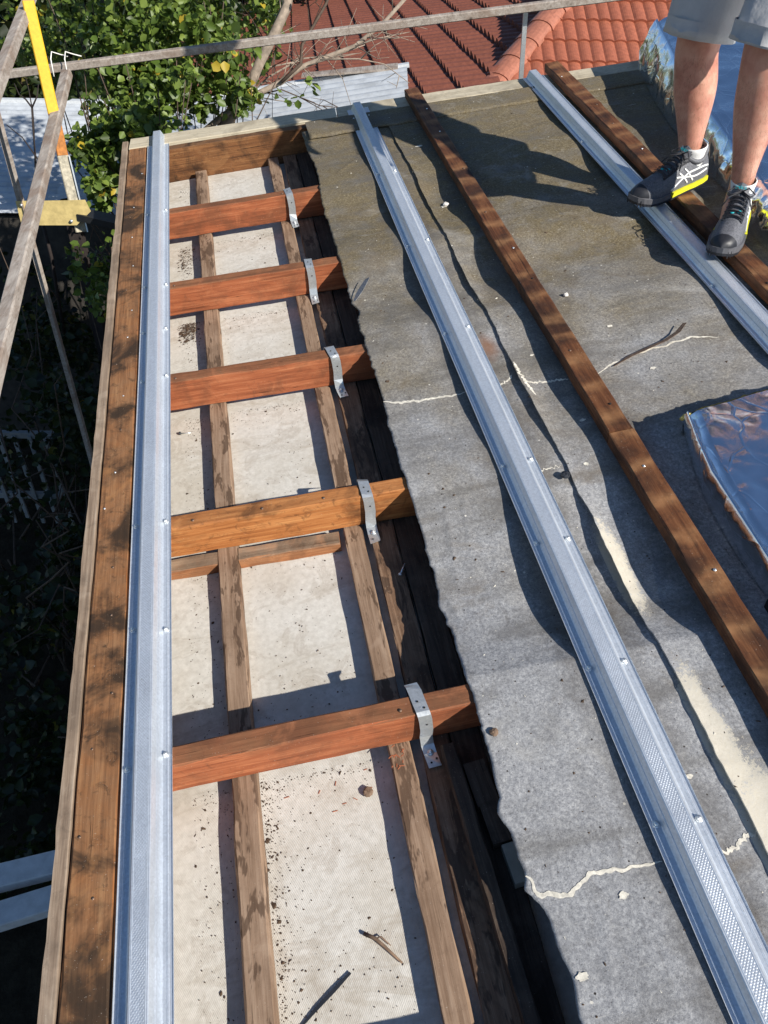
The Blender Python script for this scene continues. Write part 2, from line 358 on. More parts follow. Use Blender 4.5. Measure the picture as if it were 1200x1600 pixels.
# ------------------------------------------------------------------ ceiling sheet
mb = MB(); n1, n2 = 30, 60
g = [(-0.535 + 3.3 * i / n1, -1.8 + 5.58 * j / n2) for i in range(n1 + 1) for j in range(n2 + 1)]
mb.add([(x, y, -0.1485 + 0.002 * nz(x * 3, y * 3)) for x, y in g], [(i * (n2 + 1) + j, (i + 1) * (n2 + 1) + j, (i + 1) * (n2 + 1) + j + 1, i * (n2 + 1) + j + 1) for i in range(n1) for j in range(n2)], 0, True)
mb.box(-0.535, 2.765, -1.8, 3.78, -0.16, -0.153)
tag(mb.build('ceiling_sheet', M_sheet, None, ROOF), kind='structure')

# ------------------------------------------------------------------ rafters
raf = [  # y of centre at x=-.42, drift over .6 m, material, label
    (0.085, -0.01, M_rafter, 'red hardwood rafter nearest the photographer, below the bottom of the picture'),
    (0.760, -0.008, M_rafter, 'red hardwood rafter crossing the lower bays, nearest one with a strap'),
    (1.405, -0.03, M_rafter2, 'golden brown dark-stained rafter with nail heads, second with a strap from the front'),
    (2.021, -0.038, M_rafter, 'red hardwood rafter in the middle of the opening, third with a strap'),
    (2.573, -0.036, M_rafter, 'red hardwood rafter, fourth with a strap counting from the front'),
    (3.158, -0.032, M_rafter, 'red hardwood rafter with a strap farthest from the camera')]
RY = []
for i, (yc, dr, m, lb) in enumerate(raf):
    a = -90 + math.degrees(math.atan2(dr, 0.6)); X0 = -0.532
    y0 = yc + (X0 + 0.42) * dr / 0.6; RY.append((y0, dr / 0.6))
    r = empty('rafter', roofm(X0, y0, 0, a), lb, 'rafter', 'rafters across the open roof bays')
    bm_ = beam(2.75, 0.046, 0.109, seed=i * 7.7, jit=0.0022).build('timber', m, r)
    for q in ([0.16, 0.34, 0.5] if i == 2 else [0.12] if i in (3, 4) else [0.57]):
        mb = MB(); mb.disc((0.006 * (-1) ** int(q * 100), q, -0.001), 0.004, 0.0035, 8); mb.build('nail_head', M_nail, r)
def ry(i, x): return RY[i][0] + (x + 0.532) * RY[i][1]

# end rafter against the end board
r = tag(beam(2.7, 0.046, 0.16, seed=91, jit=0.0015).build('end_rafter', M_endr, None, roofm(-0.532, 3.815, -0.001, -92.6)), 'brown end rafter along the inside of the cream end board, partly shaded', 'rafter')

# straps: galvanised hoop iron bent over each rafter and down onto the plate
sx = [None, 0.08, 0.078, 0.08, 0.076, 0.064]
slab = ['galvanised strap over the nearest red rafter with its tail sticking up behind', 'galvanised strap over the golden stained rafter', 'galvanised strap over the middle red rafter', 'galvanised strap over the fourth rafter beside a torn felt edge', 'galvanised strap over the farthest strapped rafter']
for i in range(1, 6):
    x = sx[i]; y = ry(i, x)
    st = empty('strap', roofm(x, y, 0, (0, 3, -2, 5, -4, 1)[i]), slab[i - 1], 'strap', 'galvanised straps over the rafters')
    path = [(0.062, -0.03, -0.012), (0.042, -0.004, -0.009), (0.027, 0.0045, -0.006), (0.0, 0.0045, -0.002), (-0.02, 0.0045, 0.002), (-0.0285, 0.0, 0.004), (-0.031, -0.015, 0.006), (-0.034, -0.05, 0.005), (-0.034, -0.08, -0.002), (-0.043, -0.1, -0.004), (-0.06, -0.1065, -0.002), (-0.09, -0.1075, 0.003)]
    if i == 1: path[0] = (0.052, -0.004, -0.014); path[1] = (0.042, 0.001, -0.01)
    wd = 0.0138; path = [(a_, b_, c_ * 0.45) for a_, b_, c_ in path]; mb = MB(); rings = []
    for k, (py, pz, px) in enumerate(path):
        tw = 0.006 * nz(k * 0.7, i * 3.7)
        q0 = path[max(k - 1, 0)]; q1 = path[min(k + 1, len(path) - 1)]
        ty, tz = q1[0] - q0[0], q1[1] - q0[1]; l = math.hypot(ty, tz); ny, nz_ = -tz / l * 0.0009, ty / l * 0.0009
        if nz_ > 0: ny, nz_ = -ny, -nz_
        A = (px - wd, py, pz + tw); B = (px + wd, py, pz - tw)
        rings.append([A, B, (B[0], B[1] + ny * 2, B[2] + nz_ * 2), (A[0], A[1] + ny * 2, A[2] + nz_ * 2)])
    mb.loft(rings); mb.build('hoop_iron', M_galv, st)
    mb = MB(); mb.disc((0.0, -0.058, -0.1062), 0.0075, 0.002, 12); mb.disc((0, -0.058, -0.1042), 0.0048, 0.005, 6); mb.build('bolt_head', M_screw, st)
    for hx, hy, hz, ax in ((0.006, -0.013, 0.0052, (0, 0, 1)), (-0.004, 0.004, 0.0052, (0, 0, 1)), (0.004, -0.0335, -0.03, (0, -1, 0)), (0.009, -0.074, -0.1058, (0, 0, 1)), (-0.004, -0.08, -0.1058, (0, 0, 1))):
        mb = MB(); mb.disc((hx, hy, hz), 0.0024, 0.0005, 8, ax); mb.build('nail_hole', M_hole, st)

# ------------------------------------------------------------------ fascia, edge beam, end board
mb = MB(); rings = []
for k in range(121):
    y = -0.75 + 4.72 * k / 120
    o = 0.005 * nz(y * 4, 3) + 0.0025 * nz(y * 23, 9); i_ = 0.0018 * nz(y * 31, 1); z = 0.0015 * nz(y * 17, 4)
    rings.append([(-0.014 + o, y, -0.19), (0.0135, y, -0.19), (0.0135 + i_, y, -0.002 + z), (0.0115 + i_, y, z), (-0.012 + o, y, z + 0.001), (-0.014 + o, y, z - 0.004)])
mb.loft(rings); fo = tag(mb.build('fascia_board', M_fascia, None, roofm(-0.6395, 0)), 'weathered grey brown fascia board edge along the dark drop on the left', 'fascia')
eb = empty('edge_beam', roofm(-0.5785, -0.75, 0), 'brown water-stained edge beam between the fascia and the left steel batten', 'beam')
beam(4.68, 0.088, 0.15, jit=0.002, ch=0.0055, seed=33).build('timber', M_edgebeam, eb)
for k in range(22):
    mb = MB(); mb.disc((random.uniform(-0.03, 0.03), 0.9 + k * 0.165 + random.uniform(-0.05, 0.05), -0.0015), 0.0032, 0.003, 7); mb.build('nail_head', random.choice([M_nail, M_screw]), eb)
ce = empty('end_board', roofm(-0.615, 3.925, 0, -93.4), 'cream timber end board closing the far end of the roof', 'board')
for y0, L in ((0.0, 0.99), (0.996, 1.9)):
    o = beam(L, 0.115, 0.14, jit=0.0015, seed=y0 + 5).build('board', M_cream, ce); o.location = (0, y0, 0.004)

# ------------------------------------------------------------------ ceiling battens, noggins, plates
def along(name, x, w_, h_, z, y0, y1, m, label, cat, seed, drift=0.0, grp=None, jit=0.003):
    return tag(beam(y1 - y0, w_, h_, seed=seed, jit=jit).build(name, m, None, roofm(x, y0, z, drift)), label, cat, grp)
along('ceiling_batten', -0.312, 0.053, 0.036, -0.1105, -1.5, 3.76, M_cbat, 'weathered ceiling batten running under the rafters near the left steel batten', 'batten', 3, 0.0, 'ceiling battens under the rafters')
along('ceiling_batten', 0.012, 0.05, 0.036, -0.1105, -1.5, 3.76, M_cbat, 'weathered ceiling batten under the rafters beside the narrow black gap', 'batten', 11, -0.25, 'ceiling battens under the rafters')
along('wall_plate', 0.085, 0.062, 0.03, -0.1112, -1.5, 3.76, M_plate, 'brown plate timber with sunlit edge below the straps', 'plate', 23, -0.3, None, 0.005)
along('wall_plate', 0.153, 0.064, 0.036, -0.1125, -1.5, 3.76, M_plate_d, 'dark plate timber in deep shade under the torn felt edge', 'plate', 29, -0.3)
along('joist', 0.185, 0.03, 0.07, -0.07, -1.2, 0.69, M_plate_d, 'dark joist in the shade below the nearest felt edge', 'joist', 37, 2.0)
for x0, L, lb in ((-0.535, 0.196, 'short noggin piece left of the batten in front of the golden rafter'), (-0.284, 0.27, 'longer noggin piece in front of the golden stained rafter')):
    tag(beam(L, 0.045, 0.036, seed=x0, jit=0.0015).build('noggin', M_cbat_side, None, roofm(x0, ry(2, x0) - 0.047, -0.1125, -93)), lb, 'noggin', 'noggins beside the golden rafter')
M_rail_block = plain('pale block', (0.3, 0.27, 0.22), 0.8)
for k, (x, y, s_) in enumerate(((0.165, 0.6, 0.045), (0.172, 0.52, 0.04), (0.19, 0.44, 0.036))):
    mb = MB(); mb.box(-s_ / 2, s_ / 2, -s_, s_, 0, 0.03)
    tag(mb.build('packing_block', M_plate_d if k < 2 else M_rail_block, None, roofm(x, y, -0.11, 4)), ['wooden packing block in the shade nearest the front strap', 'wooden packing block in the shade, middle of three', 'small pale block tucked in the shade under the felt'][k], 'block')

# ------------------------------------------------------------------ roof felt
YS = [-1.2, -0.55, 0.085, 0.752, 1.385, 1.99, 2.545, 3.13, 3.74]
AMP = [0.01, 0.01, 0.010, 0.046, 0.016, 0.030, 0.021, 0.013]
SK = [1, 1, 1, 0.72, 1.0, 1.25, 1.0, 1.0]
def sag(x, y):
    y = min(max(y, YS[0]), YS[-1] - 1e-4)
    y = y + 0.052 * (x - 0.3)
    for i in range(len(YS) - 1):
        if y <= YS[i + 1] or i == len(YS) - 2:
            t = (y - YS[i]) / (YS[i + 1] - YS[i]); t = min(1.0, max(0.0, t * 1.1 - 0.05)) ** SK[i]
            return AMP[i] * math.sin(math.pi * t) ** 1.3 * (0.85 + 0.35 * nz(x * 2.1, i * 3.3))
    return 0
CREASE = [((0.262, 1.29), (0.235, 1.02), 0.0028), ((0.32, 1.34), (0.285, 1.06), 0.002), ((0.2, 1.02), (0.225, 0.93), 0.004), ((0.93, 2.9), (1.2, 3.05), 0.003), ((0.82, 3.25), (1.25, 3.38), 0.0035), ((0.85, 2.3), (1.2, 2.2), 0.003), ((0.27, 3.2), (0.4, 3.35), 0.003), ((0.22, 2.75), (0.38, 2.7), 0.003), ((0.65, 2.35), (0.7, 2.6), 0.003), ((0.24, 0.55), (0.38, 0.5), 0.002), ((0.26, 0.18), (0.3, 0.33), 0.002), ((0.63, 0.8), (0.7, 1.05), 0.0025), ((0.85, 1.9), (1.15, 1.95), 0.0025)]
def wrinkle(x, y):
    z = 0.0
    if y > 1.9: z -= 0.0022 * min(1, (y - 1.9) * 1.5) * abs(nz(x * 2.5 + 3, y * 13, 6))
    z -= 0.0012 * abs(nz(x * 9, y * 5, 16))
    for (ax, ay), (bx, by), h in CREASE:
        dx, dy = bx - ax, by - ay; l2 = dx * dx + dy * dy; t = ((x - ax) * dx + (y - ay) * dy) / l2
        if -0.05 < t < 1.05:
            d = abs((x - ax) * dy - (y - ay) * dx) / math.sqrt(l2) + 0.004 * nz(t * 5, ax)
            if abs(d) < 0.012: z += h * (1 - abs(d) / 0.012) ** 2 * max(0.0, math.sin(math.pi * min(1, max(0, t))))
    return z
def fz(x, y):
    s_ = sag(x, y); k = min(1.0, s_ / 0.012)
    return 0.0075 - s_ + k * 0.004 * nz(x * 5, y * 5, 2) + (0.3 + 0.7 * k) * 0.0018 * nz(x * 14, y * 14, 5) + 0.0007 * nz(x * 41, y * 41, 3) + wrinkle(x, y)
def lap_x(y): return 0.578 + 0.004 * nz(y * 2.2, 8) + 0.004 * nz(y * 11, 2) + 0.002 * nz(y * 40, 2) + 0.018 * (1 - y / 3.7)
def lift(y):
    def bumpf(c, w_, a): return a * max(0.0, 1 - ((y - c) / w_) ** 2)
    return 0.003 + bumpf(2.95, 0.2, 0.005) + bumpf(2.28, 0.2, 0.009) + bumpf(1.6, 0.2, 0.012) + bumpf(1.03, 0.2, 0.023) + bumpf(0.45, 0.3, 0.005) + bumpf(-0.1, 0.3, 0.012) + 0.0025 * max(0, nz(y * 16, 3)) + 0.002 * max(0, nz(y * 50, 7))
def fz2(x, y):
    d = x - lap_x(y)
    return fz(x, y) + 0.005 + lift(y) * max(0.0, 1 - d / 0.05) ** 1.6 if d < 0.05 else fz(x, y) + 0.005
def edge_x(y):
    e = 0.186 + 0.008 * nz(y * 3.1, 4) + 0.007 * nz(y * 17, 6) + 0.006 * nz(y * 47, 1) * abs(nz(y * 5, 9)) * 2.0 + 0.002 * nz(y * 110, 5)
    for c, a, w_ in ((0.505, -0.012, 0.02), (1.0, -0.008, 0.02), (0.24, 0.022, 0.1), (2.2, 0.012, 0.05), (3.3, 0.018, 0.2), (0.37, -0.01, 0.015)): e += a * math.exp(-((y - c) / w_) ** 2)
    return e
def felt(name, xl, xr, y0, y1, ny, nx, zf, label):
    mb = MB(); top = []
    for j in range(ny + 1):
        y = y0 + (y1 - y0) * j / ny; a, b = xl(y), xr(y)
        for i in range(nx + 1):
            u = (i / nx) ** (1.0 if nx < 100 else 1.5); x = a + (b - a) * u; top.append((x, y, zf(x, y)))
    n = nx + 1; k = len(top); bot = [(x, y, z - 0.004) for x, y, z in top]
    q = [(j * n + i, j * n + i + 1, (j + 1) * n + i + 1, (j + 1) * n + i) for j in range(ny) for i in range(nx)]
    mb.add(top, q, 0, True); mb.add(bot, q, 0, True)
    rim = [j * n for j in range(ny + 1)]; rim2 = [j * n + nx for j in range(ny + 1)]
    fs = [(rim[j], rim[j + 1], rim[j + 1] + k, rim[j] + k) for j in range(ny)] + [(rim2[j], rim2[j + 1], rim2[j + 1] + k, rim2[j] + k) for j in range(ny)]
    fs += [(i, i + 1, i + 1 + k, i + k) for i in range(nx)] + [(ny * n + i, ny * n + i + 1, ny * n + i + 1 + k, ny * n + i + k) for i in range(nx)]
    mb.f += fs; mb.m += [0] * len(fs); mb.sm += [False] * len(fs)
    return tag(mb.build(name, M_felt, None, ROOF), label, 'roof felt')
f1 = felt('roofing_felt', edge_x, lambda y: 0.64, -0.9, 3.7, 900, 64, fz, 'old grey roof felt strip with a torn left edge over the rafters')
f2 = felt('roofing_felt', lap_x, lambda y: 2.75, -0.9, 3.7, 700, 150, fz2, 'wide old roof felt sheet with a lifted lap edge under the timber battens')
def es_y(x): return 3.60 - 0.035 * (x - 0.2) + 0.006 * nz(x * 9, 3)
mb = MB(); top = []; nx, ny = 90, 6
for j in range(ny + 1):
    for i in range(nx + 1):
        x = 0.215 + 2.3 * i / nx; y = es_y(x) + (3.775 - 0.055 * (x - 0.2) - es_y(x)) * j / ny
        top.append((x, y, max(fz(x, min(y, 3.7)), -0.002) + 0.0105 + (0.005 * max(0, nz(x * 5, 1)) if j == 0 else 0)))
n = nx + 1; mb.add(top, [(j * n + i, j * n + i + 1, (j + 1) * n + i + 1, (j + 1) * n + i) for j in range(ny) for i in range(nx)], 0, True)
k = len(top); mb.add([(x, y, z - 0.0045) for x, y, z in top], [(j * n + i, j * n + i + 1, (j + 1) * n + i + 1, (j + 1) * n + i) for j in range(ny) for i in range(nx)], 0, True)
mb.f += [(i, i + 1, i + 1 + k, i + k) for i in range(nx)]; mb.m += [0] * nx; mb.sm += [False] * nx
tag(mb.build('roofing_felt', M_felt, None, ROOF), 'narrow felt strip lapped along the cream end board', 'roof felt')

def ribbon(name, pts, wfun, zf, m, parent, off=0.0009, n=80, seed=0):
    P_ = [Vector((*p, 0)) for p in pts]; mb = MB(); A = []; 
    seg = [(P_[i + 1] - P_[i]).length for i in range(len(P_) - 1)]; tot = sum(seg)
    for k in range(n + 1):
        d = tot * k / n; i = 0
        while i < len(seg) - 1 and d > seg[i]: d -= seg[i]; i += 1
        t = P_[i + 1] - P_[i]; p = P_[i] + t * (d / seg[i]); t.normalize(); nn = Vector((-t.y, t.x, 0))
        p += nn * 0.007 * nz(k * 0.16, seed); w_ = wfun(k / n) * 0.72 * (0.25 + 0.75 * min(1, 6 * min(k / n, 1 - k / n) + 0.1))
        a = p + nn * w_ * (0.55 + 0.9 * abs(nz(k * 0.23, seed + 4)) + 0.25 * nz(k * 0.7, seed)); b = p - nn * w_ * (0.55 + 0.9 * abs(nz(k * 0.2, seed + 8)) + 0.25 * nz(k * 0.6, seed + 2))
        A += [(a.x, a.y, zf(a.x, a.y) + off), (b.x, b.y, zf(b.x, b.y) + off)]
    mb.add(A, [(2 * i, 2 * i + 1, 2 * i + 3, 2 * i + 2) for i in range(n)], 0, True)
    o = mb.build(name, m, parent); o.matrix_parent_inverse.identity(); return o
ribbon('sealant_line', [(0.186, 0.39), (0.2, 0.355), (0.245, 0.345), (0.30, 0.37), (0.35, 0.365), (0.42, 0.36)], lambda u: 0.009 * (1 - 0.5 * u), fz, M_seal, f1, seed=1)
ribbon('sealant_line', [(0.515, 0.35), (0.55, 0.355), (0.575, 0.37), (0.6, 0.37)], lambda u: 0.007, fz, M_seal, f1, seed=2)
ribbon('sealant_line', [(0.19, 1.72), (0.24, 1.70), (0.30, 1.69), (0.38, 1.685), (0.43, 1.685)], lambda u: 0.010 * (1 - 0.45 * u), fz, M_seal, f1, seed=3)
ribbon('sealant_line', [(0.52, 1.68), (0.56, 1.70), (0.575, 1.72)], lambda u: 0.006, fz, M_seal, f1, seed=4)
ribbon('sealant_line', [(0.595, 1.665), (0.66, 1.655), (0.72, 1.65)], lambda u: 0.007, fz2, M_seal, f2, seed=5)
ribbon('sealant_line', [(0.593, 1.76), (0.594, 1.70), (0.6, 1.64), (0.605, 1.6)], lambda u: 0.009, fz2, M_seal, f2, seed=6)
ribbon('sealant_line', [(0.80, 1.64), (0.86, 1.675), (0.96, 1.70), (1.04, 1.705), (1.12, 1.72), (1.2, 1.70)], lambda u: 0.006, fz2, M_seal, f2, seed=7)
ribbon('sealant_line', [(0.5, 1.31), (0.54, 1.315), (0.58, 1.315)], lambda u: 0.003, fz, M_seal, f1, seed=9)
def patch(cx, cy, rx, ry_, zf, parent, seed, m=None, name='sealant_patch', clip=None, off=0.0018, ncirc=26):
    mb = MB(); V = [(cx, cy, zf(cx, cy) + off)]; rr = 5
    for q in range(1, rr + 1):
        for k in range(ncirc):
            a = 2 * math.pi * k / ncirc; s_ = q / rr * (1 + 0.6 * nz(math.cos(a) * 2.4, math.sin(a) * 2.4, seed) + (0.2 * nz(math.cos(a) * 5, math.sin(a) * 5, seed + 3)) + 0.07 * nz(math.cos(a) * 14, math.sin(a) * 14, seed))
            x = cx + rx * s_ * math.cos(a); y = cy + ry_ * s_ * math.sin(a)
            if clip: x = max(x, clip(y) + 0.001)
            V.append((x, y, zf(x, y) + off))
    F = [(0, 1 + k, 1 + (k + 1) % ncirc) for k in range(ncirc)]
    for q in range(rr - 1):
        for k in range(ncirc):
            a = 1 + q * ncirc; F.append((a + k, a + ncirc + k, a + ncirc + (k + 1) % ncirc, a + (k + 1) % ncirc))
    mb.add(V, F, 0, True); o = mb.build(name, m or M_seal, parent); o.matrix_parent_inverse.identity(); return o
for k, (x, y, s_, ff, pp) in enumerate(((0.335, 0.325, 0.012, fz, f1), (0.225, 0.225, 0.014, fz, f1), (0.515, 0.585, 0.01, fz, f1), (0.528, 0.49, 0.011, fz, f1), (0.69, 1.46, 0.012, fz2, f2), (0.64, 1.3, 0.01, fz2, f2), (0.96, 1.62, 0.012, fz2, f2), (0.655, 1.78, 0.008, fz2, f2), (0.92, 1.84, 0.011, fz2, f2), (0.52, 0.98, 0.007, fz, f1), (0.64, 2.79, 0.018, fz2, f2), (0.66, 3.33, 0.02, fz2, f2))):
    patch(x, y, s_ * 0.75, s_ * 0.45, ff, pp, 20 + k, ncirc=18, name='sealant_spot')

# ------------------------------------------------------------------ steel battens
PROF = [(0, 0.0035), (0.0006, 0.0008), (0.002, 0), (0.008, 0), (0.0090, 0.0012), (0.0115, 0.0012), (0.0125, 0), (0.0195, 0), (0.0212, 0.0025), (0.0262, 0.0140), (0.0275, 0.0148), (0.0280, 0.0168), (0.0330, 0.0285), (0.0346, 0.0300), (0.037, 0.0300), (0.0378, 0.0307), (0.0386, 0.03)]
PROF = PROF + [(0.101 - x, z) for x, z in reversed(PROF)]
def steel_batten(x, y0, y1, z, drift, label, crossing):
    b = empty('steel_batten', roofm(x, y0, z, drift), label, 'batten', 'steel roof battens')
    L = y1 - y0; n = int(L / 0.12); mb = MB(); rings = []
    for i in range(n + 1):
        y = L * i / n; wv = 0.0012 * nz(y * 1.4, x * 9)
        rings.append([(px + wv, y, pz) for px, pz in PROF] + [(px + wv, y, pz - 0.0011) for px, pz in reversed(PROF)])
    mb.loft(rings); mb.build('hat_section', M_steel, b)
    for yc in crossing:
        if not (y0 < yc < y1): continue
        for sx_ in (0.0125, 0.0885):
            mb = MB(); q = (sx_ + random.uniform(-0.002, 0.002), yc - y0 + random.uniform(-0.012, 0.012), 0.0005)
            mb.disc(q, 0.0072, 0.0016, 12); mb.disc((q[0], q[1], q[2] + 0.0016), 0.0047, 0.0055, 6)
            mb.build('screw', M_screw, b)
    return b
steel_batten(-0.529, -0.75, 3.95, 0.0012, 0.0, 'left steel batten beside the brown edge beam over the open bays', [ry(i, -0.5) for i in range(6)] + [1.08, 2.3])
steel_batten(0.420, -0.75, 3.84, 0.0105, -0.05, 'middle steel batten lying across the grey felt', [ry(i, 0.45) for i in range(6)] + [1.08, 0.42, 3.72])
steel_batten(1.262, 0.2, 3.83, 0.0175, -0.3, 'right steel batten under the black shoes', [ry(i, 1.3) for i in range(1, 6)])

# old timber battens
def timber_batten(x, y0, y1, z, drift, label, seed):
    b = empty('timber_batten', roofm(x, y0, z, drift), label, 'batten', 'dark timber roof battens')
    if seed == 51:
        L1 = 2.28
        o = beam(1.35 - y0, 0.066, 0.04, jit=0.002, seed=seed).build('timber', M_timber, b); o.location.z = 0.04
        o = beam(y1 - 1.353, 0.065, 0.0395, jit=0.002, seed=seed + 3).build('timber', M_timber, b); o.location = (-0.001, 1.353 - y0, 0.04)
    else:
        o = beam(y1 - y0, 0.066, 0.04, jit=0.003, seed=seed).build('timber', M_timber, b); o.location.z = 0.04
    for k in range(int((y1 - y0) / 0.3)):
        mb = MB(); mb.disc((random.uniform(-0.02, 0.02), 0.15 + k * 0.3 + random.uniform(-0.08, 0.08), 0.0385), 0.004, 0.0035, 8); mb.build('nail_head', random.choice([M_nail, M_screw, M_hole]), b)
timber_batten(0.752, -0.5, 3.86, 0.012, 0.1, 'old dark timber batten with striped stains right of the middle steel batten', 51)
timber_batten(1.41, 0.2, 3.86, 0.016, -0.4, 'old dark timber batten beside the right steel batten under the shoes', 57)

# ------------------------------------------------------------------ foil blankets
def foil_sheet(name, path, inner, label, crum=1.0):
    """path: list of (base_xy, top_xyz) down the visible left side; inner: x reach of the top to the right"""
    root = empty(name, roofm(path[0][1][0], path[0][1][1]), label, 'insulation')
    bx, by = path[0][1][0], path[0][1][1]
    mb = MB(); rows = []; m = 130
    for j in range(m + 1):
        t = j / m * (len(path) - 1); i = min(int(t), len(path) - 2); u = t - i
        b0 = Vector((*path[i][0], 0)).lerp(Vector((*path[i + 1][0], 0)), u); e = Vector(path[i][1]).lerp(Vector(path[i + 1][1]), u)
        base = fz2(b0.x, b0.y) + 0.002; row = []
        for k in range(15):
            s_ = k / 14; bul = math.sin(math.pi * s_) * -0.012
            p = Vector((b0.x + (e.x - b0.x) * s_ + bul, b0.y + (e.y - b0.y) * s_, base + (e.z - base) * (1 - (1 - s_) ** 1.4)))
            cr = crum * (0.010 * nz(p.y * 26, s_ * 2.2, 3) + 0.006 * nz(p.y * 60, s_ * 5, 9))
            p.x += cr * math.sin(math.pi * min(1, s_ * 1.15)); row.append(p)
        for k in range(1, 71):
            s_ = (k / 70) ** 1.2; p = Vector((e.x + inner * s_, e.y, e.z + 0.02 * math.sin(math.pi * s_ * 0.9)))
            p.z -= 0.010 * abs(nz(p.x * 5 + p.y * 3.5, p.y * 2.2 - p.x, 14)) + 0.007 * abs(nz(p.x * 9 - p.y * 4, p.y * 5, 24)); p.z += 0.008 * nz(p.x * 6 + p.y * 2, p.y * 7, 4) + 0.004 * abs(nz(p.x * 17 + p.y * 9, p.y * 15, 7)) + 0.0008 * nz(p.x * 40, p.y * 40, 1)
            if k < 4: p.z -= 0.004 * (4 - k) ** 1.1
            row.append(p)
        rows.append([(p.x - bx, p.y - by, p.z) for p in row])
    mb.loft(rows, cap=False, closed=False, smooth=True); mb.build('foil_facing', M_foil, root)
    core = MB(); core.loft([[(r[0][0] + 0.02, r[0][1], r[0][2] + 0.004), (r[14][0] + 0.03, r[14][1], r[14][2] - 0.02), (r[-1][0], r[-1][1], r[-1][2] - 0.03), (r[-1][0], r[-1][1], r[0][2] + 0.004)] for r in rows[1:-1:2]]); core.build('glass_wool', M_wool, root)
    return root, rows, (bx, by)
r1, _, _ = foil_sheet('foil_blanket', [((1.81, 3.72), (1.875, 3.72, 0.21)), ((1.755, 3.45), (1.81, 3.45, 0.2)), ((1.676, 3.08), (1.725, 3.08, 0.18)), ((1.627, 2.6), (1.67, 2.6, 0.14)), ((1.59, 2.3), (1.635, 2.3, 0.12)), ((1.56, 2.05), (1.60, 2.05, 0.11)), ((1.55, 1.6), (1.59, 1.6, 0.10))], 1.1, 'silver foil insulation blanket with tall crumpled side behind the standing person', 1.7)
r2, rows2, bb2 = foil_sheet('foil_blanket', [((0.915, 1.325), (0.906, 1.325, 0.098)), ((0.89, 1.22), (0.882, 1.22, 0.1)), ((0.875, 1.12), (0.866, 1.12, 0.1)), ((0.872, 1.0), (0.862, 1.0, 0.1)), ((0.868, 0.85), (0.858, 0.85, 0.1)), ((0.86, 0.45), (0.85, 0.45, 0.1))], 0.75, 'silver foil insulation slab with yellow wool corners at the right edge of the picture', 0.35)
rows = rows2[0]
for ci, (k0, sx_, sy_, sz_) in enumerate(((15, 0.022, 0.008, 0.012), (50, 0.03, 0.008, 0.012))):
    mb = MB(); c = Vector(rows[k0]) + Vector((0.004, 0.006, -0.006)); rg = []
    for i in range(9):
        a = math.pi * i / 8
        rg.append([c + Vector((-sx_ * math.cos(a) * (1 + 0.3 * nz(i, k * 0.9, ci)), sy_ * math.sin(a) * math.cos(b) * (1 + 0.6 * nz(i * 1.7, k * 1.3, 5)), sz_ * math.sin(a) * math.sin(b) * (1 + 0.6 * nz(i * 1.9, k * 1.1, 8)))) for k, b in enumerate([2 * math.pi * q / 12 for q in range(12)])])
    mb.loft(rg, smooth=True); mb.build('wool_tuft', M_wool, r2)
mb = MB()   # far end wall of the slab
mb.loft([[(p[0], p[1] + 0.004 + 0.006 * nz(i * 0.7, 2), p[2]) for i, p in enumerate(rows[14:])], [(p[0], p[1] + 0.012, -0.02) for p in rows[14:]]], cap=False, closed=False, smooth=True); mb.build('end_flap', M_foil, r2)

# dark boot at the right edge
M_boot = plain('dark brown boot leather', (0.045, 0.02, 0.014), 0.45, sc_=40)
M_rubber = plain('black rubber', (0.02, 0.02, 0.022), 0.6)
bt = empty('boot', roofm(1.02, 0.76, 0.004, 172), 'dark brown boot toe poking in at the right edge below the foil slab', 'boot')
mb = MB(); rings = []
for k in range(15):
    u = k / 14; x = -0.12 + 0.29 * u; hw = 0.047 * max(0.0, 1 - max(0, (u - 0.75) / 0.25) ** 2.4) ** 0.5 + 0.002; h = 0.13 - 0.075 * min(1, u * 1.5) ** 1.3 if u < 0.7 else 0.055 * max(0.0, 1 - ((u - 0.7) / 0.3) ** 3) ** 0.5 + 0.004
    rings.append([(x, hw * math.cos(q), 0.02 + h * max(0, math.sin(q)) ** 0.8) for q in [math.pi * i / 12 for i in range(13)]] )
mb.loft(rings, smooth=True); mb.build('upper', M_boot, bt)
mb = MB(); ol = [(-0.125, 0.035), (0, 0.046), (0.1, 0.05), (0.15, 0.04), (0.178, 0.015), (0.178, -0.015), (0.15, -0.04), (0.1, -0.05), (0, -0.046), (-0.125, -0.035)]
mb.loft([[(x, y, z) for x, y in ol] for z in (-0.005, 0.024)]); mb.build('sole', M_rubber, bt)
mb = MB(); mb.loft([[(-0.075 + 0.05 * math.cos(q), 0.046 * math.sin(q), z) for q in [2 * math.pi * i / 14 for i in range(14)]] for z in (0.09, 0.14, 0.2)], smooth=True); mb.build('shaft', M_boot, bt)

